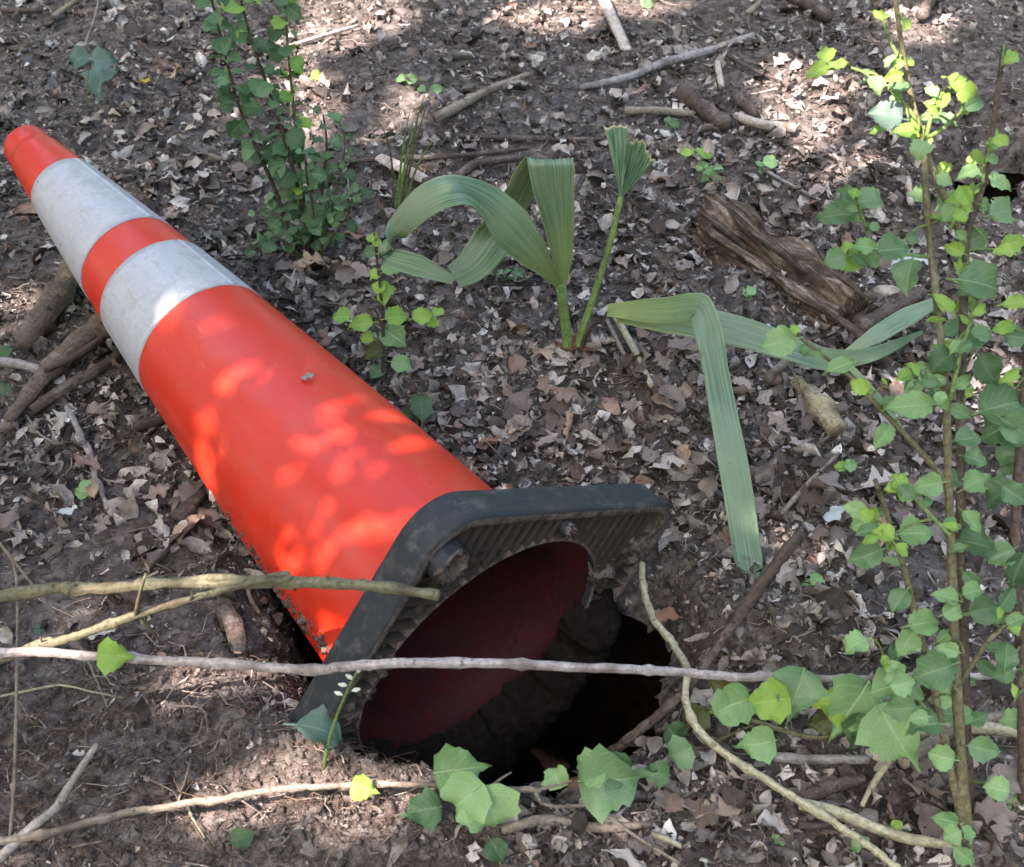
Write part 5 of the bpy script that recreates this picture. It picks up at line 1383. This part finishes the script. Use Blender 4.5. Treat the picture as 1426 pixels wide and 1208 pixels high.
seedling(1240, 1165, 'low green sprout below the right shrub', [(1232, 1158, 22, 160, 'pale'), (1250, 1150, 24, 30, 'young'), (1240, 1172, 18, 220, 'pale'), (1262, 1162, 18, 0, 'pale')], [(1240, 1158)])
seedling(1198, 1190, 'pair of pale leaves at the bottom below the curved vine', [(1188, 1178, 24, 170, 'pale'), (1206, 1170, 22, 40, 'pale')], [(1196, 1182)])
seedling(700, 1208, 'dark drooping leaf below the near creeper leaves', [(694, 1188, 42, -60, 'dark')], [(690, 1180)])
o = empty('fallen_green_leaf', G(450, 1042, .0)); tag(o, 'wide teal leaf lying at the lower base corner', 'leaf')
put_leaf(o, G(415, 1040, .028), (1, -.06, -.1), (0, -.1, 1), .056, 'ellip', 'teal', 'blade', scale_y=1.25)

# flowering stalk
fs = G(449, 1072); st = empty('flower_stalk', fs); tag(st, 'thin yellow-green flower stalk before the black base edge', 'flower stalk')
W = [fs + np.array([0, 0, -.01])] + [Y(x, y, fs[1]) for x, y in ((455, 1045), (464, 1012), (476, 980), (488, 952), (497, 936))]
tube('stem', W, (.0017, .0017, .0013, .0009), M['stem_green'], st, sides=6, knob=.05)
M['bud'] = mat_plain('pale_bud', (.62, .63, .52), .6, .15)
for x, y, a_ in ((477, 968, 160), (483, 955, 170), (490, 962, 10), (497, 938, 60), (492, 946, 150)):
    b0 = Y(x, y, fs[1]); tube('bud', [b0, b0 + imgdir(a_) * .004, b0 + imgdir(a_) * .007], (.0008, .0022, .0010), M['bud'], st, sides=6, n=6)

# heart leaf on the crossing sticks' vine
vl = put_leaf(None, Y(143, 912, .785), imgdir(-5, .1), (0, -.8, .6), .030, 'ivy', 'young', 'vine_leaf', curl=.2)
tag(vl, 'small bright heart-shaped leaf hanging from the long pink vine', 'leaf')

# creeper leaves
cr = bpy.data.objects.get('creeping_vine')
def vleaf(parent, px, py, ln, ang, mat, h=.06, kind='ivy', tilt=.15, wide=1.0):
    m_ = P(px, py, h); s = ln * project(m_)[2] / FPX; d = imgdir(ang, tilt)
    put_leaf(parent, m_ - d * s * .5, d, (random.gauss(0, .2), -.7, .75), s, kind, mat, scale_y=wide)
for a in ((654, 1070, 76, 8, 'pale', .07), (628, 1126, 84, 215, 'pale', .06), (578, 1130, 56, 190, 'mature', .045), (694, 1152, 90, -68, 'pale', .045), (770, 1070, 44, 110, 'pale', .06), (806, 1076, 56, 200, 'pale', .06),
          (872, 1086, 100, 2, 'mature', .055), (838, 1064, 60, 150, 'mature', .06), (514, 1100, 40, -20, 'young', .055)):
    vleaf(cr, *a)

# ivy runner on the right
ivr = empty('ivy_runner', P(979, 990, .03)); tag(ivr, 'ivy runner with broad lobed leaves on the right of the sinkhole', 'ivy')
tube('stem', [P(930, 1040, .0), P(979, 990, .03), P(1015, 996, .04), P(1052, 1005, .04), P(1110, 1023, .035), P(1154, 1027, .03), P(1215, 1005, .03), P(1260, 1000, .02)], (.0022, .0024, .0022, .0016), M['stem_olive'], ivr, sides=7)
tube('stem', [P(985, 1040, .02), P(1020, 1022, .03), P(1048, 1010, .035)], (.0014, .0012), M['stem_olive'], ivr, sides=6)
for a in ((1002, 956, 52, 160, 'olive', .06), (1030, 975, 60, 30, 'pale', .06), (1008, 986, 62, 200, 'pale', .055), (1055, 980, 66, 190, 'young', .06), (1104, 978, 74, 250, 'mature', .06), (1096, 962, 40, 130, 'mature', .06), (1147, 980, 56, 170, 'young', .06), (1176, 1000, 92, 235, 'pale', .055),
          (1192, 1028, 52, 265, 'dark', .045), (1140, 1008, 50, 200, 'olive', .04), (1256, 1040, 96, -62, 'pale', .055), (1236, 1002, 56, 160, 'pale', .055), (1044, 1038, 56, 190, 'pale', .04), (934, 1056, 50, 210, 'mature', .03), (905, 1075, 40, 170, 'mature', .03), (960, 1010, 46, 230, 'olive', .03),
          (1215, 975, 54, 20, 'pale', .06), (1090, 1000, 44, 260, 'olive', .04), (950, 1030, 40, -40, 'dark', .02)):
    vleaf(ivr, *a)

# ------------------------------------------------------------------ the tree that shades the clearing (above and behind the camera)
SPOTS = [  # sunlit patches: pixel, radius x, radius y (pixels)
 (500, 22, 70, 24), (470, 60, 40, 14), (760, 28, 60, 14), (870, 5, 50, 12), (480, 180, 40, 24), (560, 150, 40, 10), (420, 120, 26, 12), (1130, 150, 52, 26), (1290, 70, 30, 22), (1160, 235, 46, 14),
 (8, 425, 18, 24), (280, 1040, 22, 24), (350, 1075, 40, 12), (440, 1075, 48, 12), (520, 1120, 50, 14), (330, 1120, 26, 14), (470, 930, 50, 8), (300, 930, 30, 6),
 (20, 1160, 26, 12), (1170, 800, 18, 12), (1400, 560, 30, 16)]
sun_np = np.array(SUN)
GAPS = []                                   # sunlit patches on the ground: centre x, y and half sizes in metres
for px_, py_, rx_, ry_ in SPOTS:
    c_ = P(px_, py_); k_ = project(c_)[2] / FPX; sl = CAMH / np.linalg.norm(c_ - CAM)
    GAPS.append((c_[0], c_[1], rx_ * k_ + .045, max(ry_, 10) * k_ / sl + .045))
w_ = cone_at(385, 640)[0]; THIN = w_ - sun_np * (w_[2] / SUN.z)      # crown opened here by design so flecks of sun reach the cone
def crown():
    r_ = np.random.default_rng(12)
    nC = 24000
    # leaves set along the sun's path so their shade covers the ground
    tgt = np.stack([r_.uniform(-1.75, 1.75, nC), r_.uniform(.15, 3.5, nC), np.zeros(nC)], -1)
    hgt = 2.8 + 1.3 * r_.random(nC) + .4 * fbm(tgt[:, 0], tgt[:, 1], 1.2, 2, 3)
    c = tgt + sun_np * (hgt / SUN.z)[:, None]
    # leaves left out so the sun reaches the chosen spots
    ok = np.ones(nC, bool)
    for gx_, gy_, rx, ry in GAPS:
        ok &= ((tgt[:, 0] - gx_) / rx) ** 2 + ((tgt[:, 1] - gy_) / ry) ** 2 > 1
    ok &= (np.hypot((tgt[:, 0] - THIN[0]) / .17, (tgt[:, 1] - THIN[1]) / .15) > 1) | (r_.random(nC) < .06)
    c = c[ok]; n = len(c)
    t = np.array([(0, 0, 0), (.5, .30, .03), (.5, -.30, .03), (1, 0, -.06)])
    sz = r_.uniform(.075, .13, n)
    V = np.einsum('nij,nkj->nki', rot_rand(n, .45, r_), (t[None] - [.5, 0, 0]) * sz[:, None, None]) + c[:, None]
    F_ = (np.array([(0, 2, 1), (1, 2, 3)])[None] + (np.arange(n) * 4)[:, None, None]).reshape(-1, 3)
    # unseen low spray of small leaves, added to mottle the sun on the cone
    n2 = 330
    t2 = np.stack([THIN[0] + .21 * r_.uniform(-1, 1, n2), THIN[1] + .19 * r_.uniform(-1, 1, n2), np.zeros(n2)], -1)
    c2 = t2 + sun_np * (r_.uniform(1.7, 2.3, n2) / SUN.z)[:, None]
    V2 = np.einsum('nij,nkj->nki', rot_rand(n2, .4, r_), (t[None] - [.5, 0, 0]) * r_.uniform(.038, .064, n2)[:, None, None]) + c2[:, None]
    F2 = (np.array([(0, 2, 1), (1, 2, 3)])[None] + (np.arange(n2) * 4)[:, None, None]).reshape(-1, 3) + 4 * n
    return np.vstack([V.reshape(-1, 3), V2.reshape(-1, 3)]), np.vstack([F_, F2])
tb_ = np.array([-3.4, -3.0, 0.0]); tb_[2] = float(gz(tb_[0], tb_[1]))
tree = empty('shade_tree', tb_); tag(tree, 'unseen leafy tree, its crown shaped to shade the clearing and place the sun flecks', 'tree')
V, F_ = crown()
obj('shade_crown', V - tb_, F_, M['dark'], tree, smooth=False, uv=np.tile([.3, .3], (len(V), 1)))
top = np.array([-2.6, -1.2, 3.9])
tube('trunk', [tb_ + np.array([0, 0, -.1]), tb_ + np.array([.05, .1, 1.2]), tb_ + np.array([.35, .8, 2.7]), top], (.17, .14, .11, .07), M['bark_brown'], tree, sides=12, knob=.06)
for q in ((-3.4, .3, 4.6), (-1.4, .2, 4.5), (-2.4, 1.2, 4.8), (-.8, -.9, 4.6), (-3.5, -1.2, 5.0)):
    q = np.array(q); tube('limb', [top, (top + q) / 2 + np.array([0, 0, .15]), q], (.06, .035, .015), M['bark_brown'], tree, sides=8, knob=.06)

# ------------------------------------------------------------------ the woods all round the clearing
def woods():
    r_ = np.random.default_rng(44)
    n = 15000
    th = r_.random(n) * 2 * np.pi; rad = 8.5 + 5 * r_.random(n) ** 1.2
    z = 7.5 * r_.random(n) ** .9 * (1 + .25 * np.sin(5 * th) + .15 * np.sin(11 * th + 1))
    c = np.stack([rad * np.cos(th), 1 + rad * np.sin(th), z], -1)
    t = np.array([(0, 0, 0), (.5, .36, .05), (.5, -.36, .05), (1, 0, -.08)])
    V = np.einsum('nij,nkj->nki', rot_rand(n, .9, r_), (t[None] - [.5, 0, 0]) * r_.uniform(.35, .75, n)[:, None, None]) + c[:, None]
    F_ = (np.array([(0, 2, 1), (1, 2, 3)])[None] + (np.arange(n) * 4)[:, None, None]).reshape(-1, 3)
    o = obj('surrounding_woods', V.reshape(-1, 3), F_, M['dark'], smooth=False, uv=np.tile([.3, .3], (len(V.reshape(-1, 3)), 1)))
    tag(o, 'dense green woods that close in the clearing beyond the picture', 'woods', None, 'stuff')
woods()
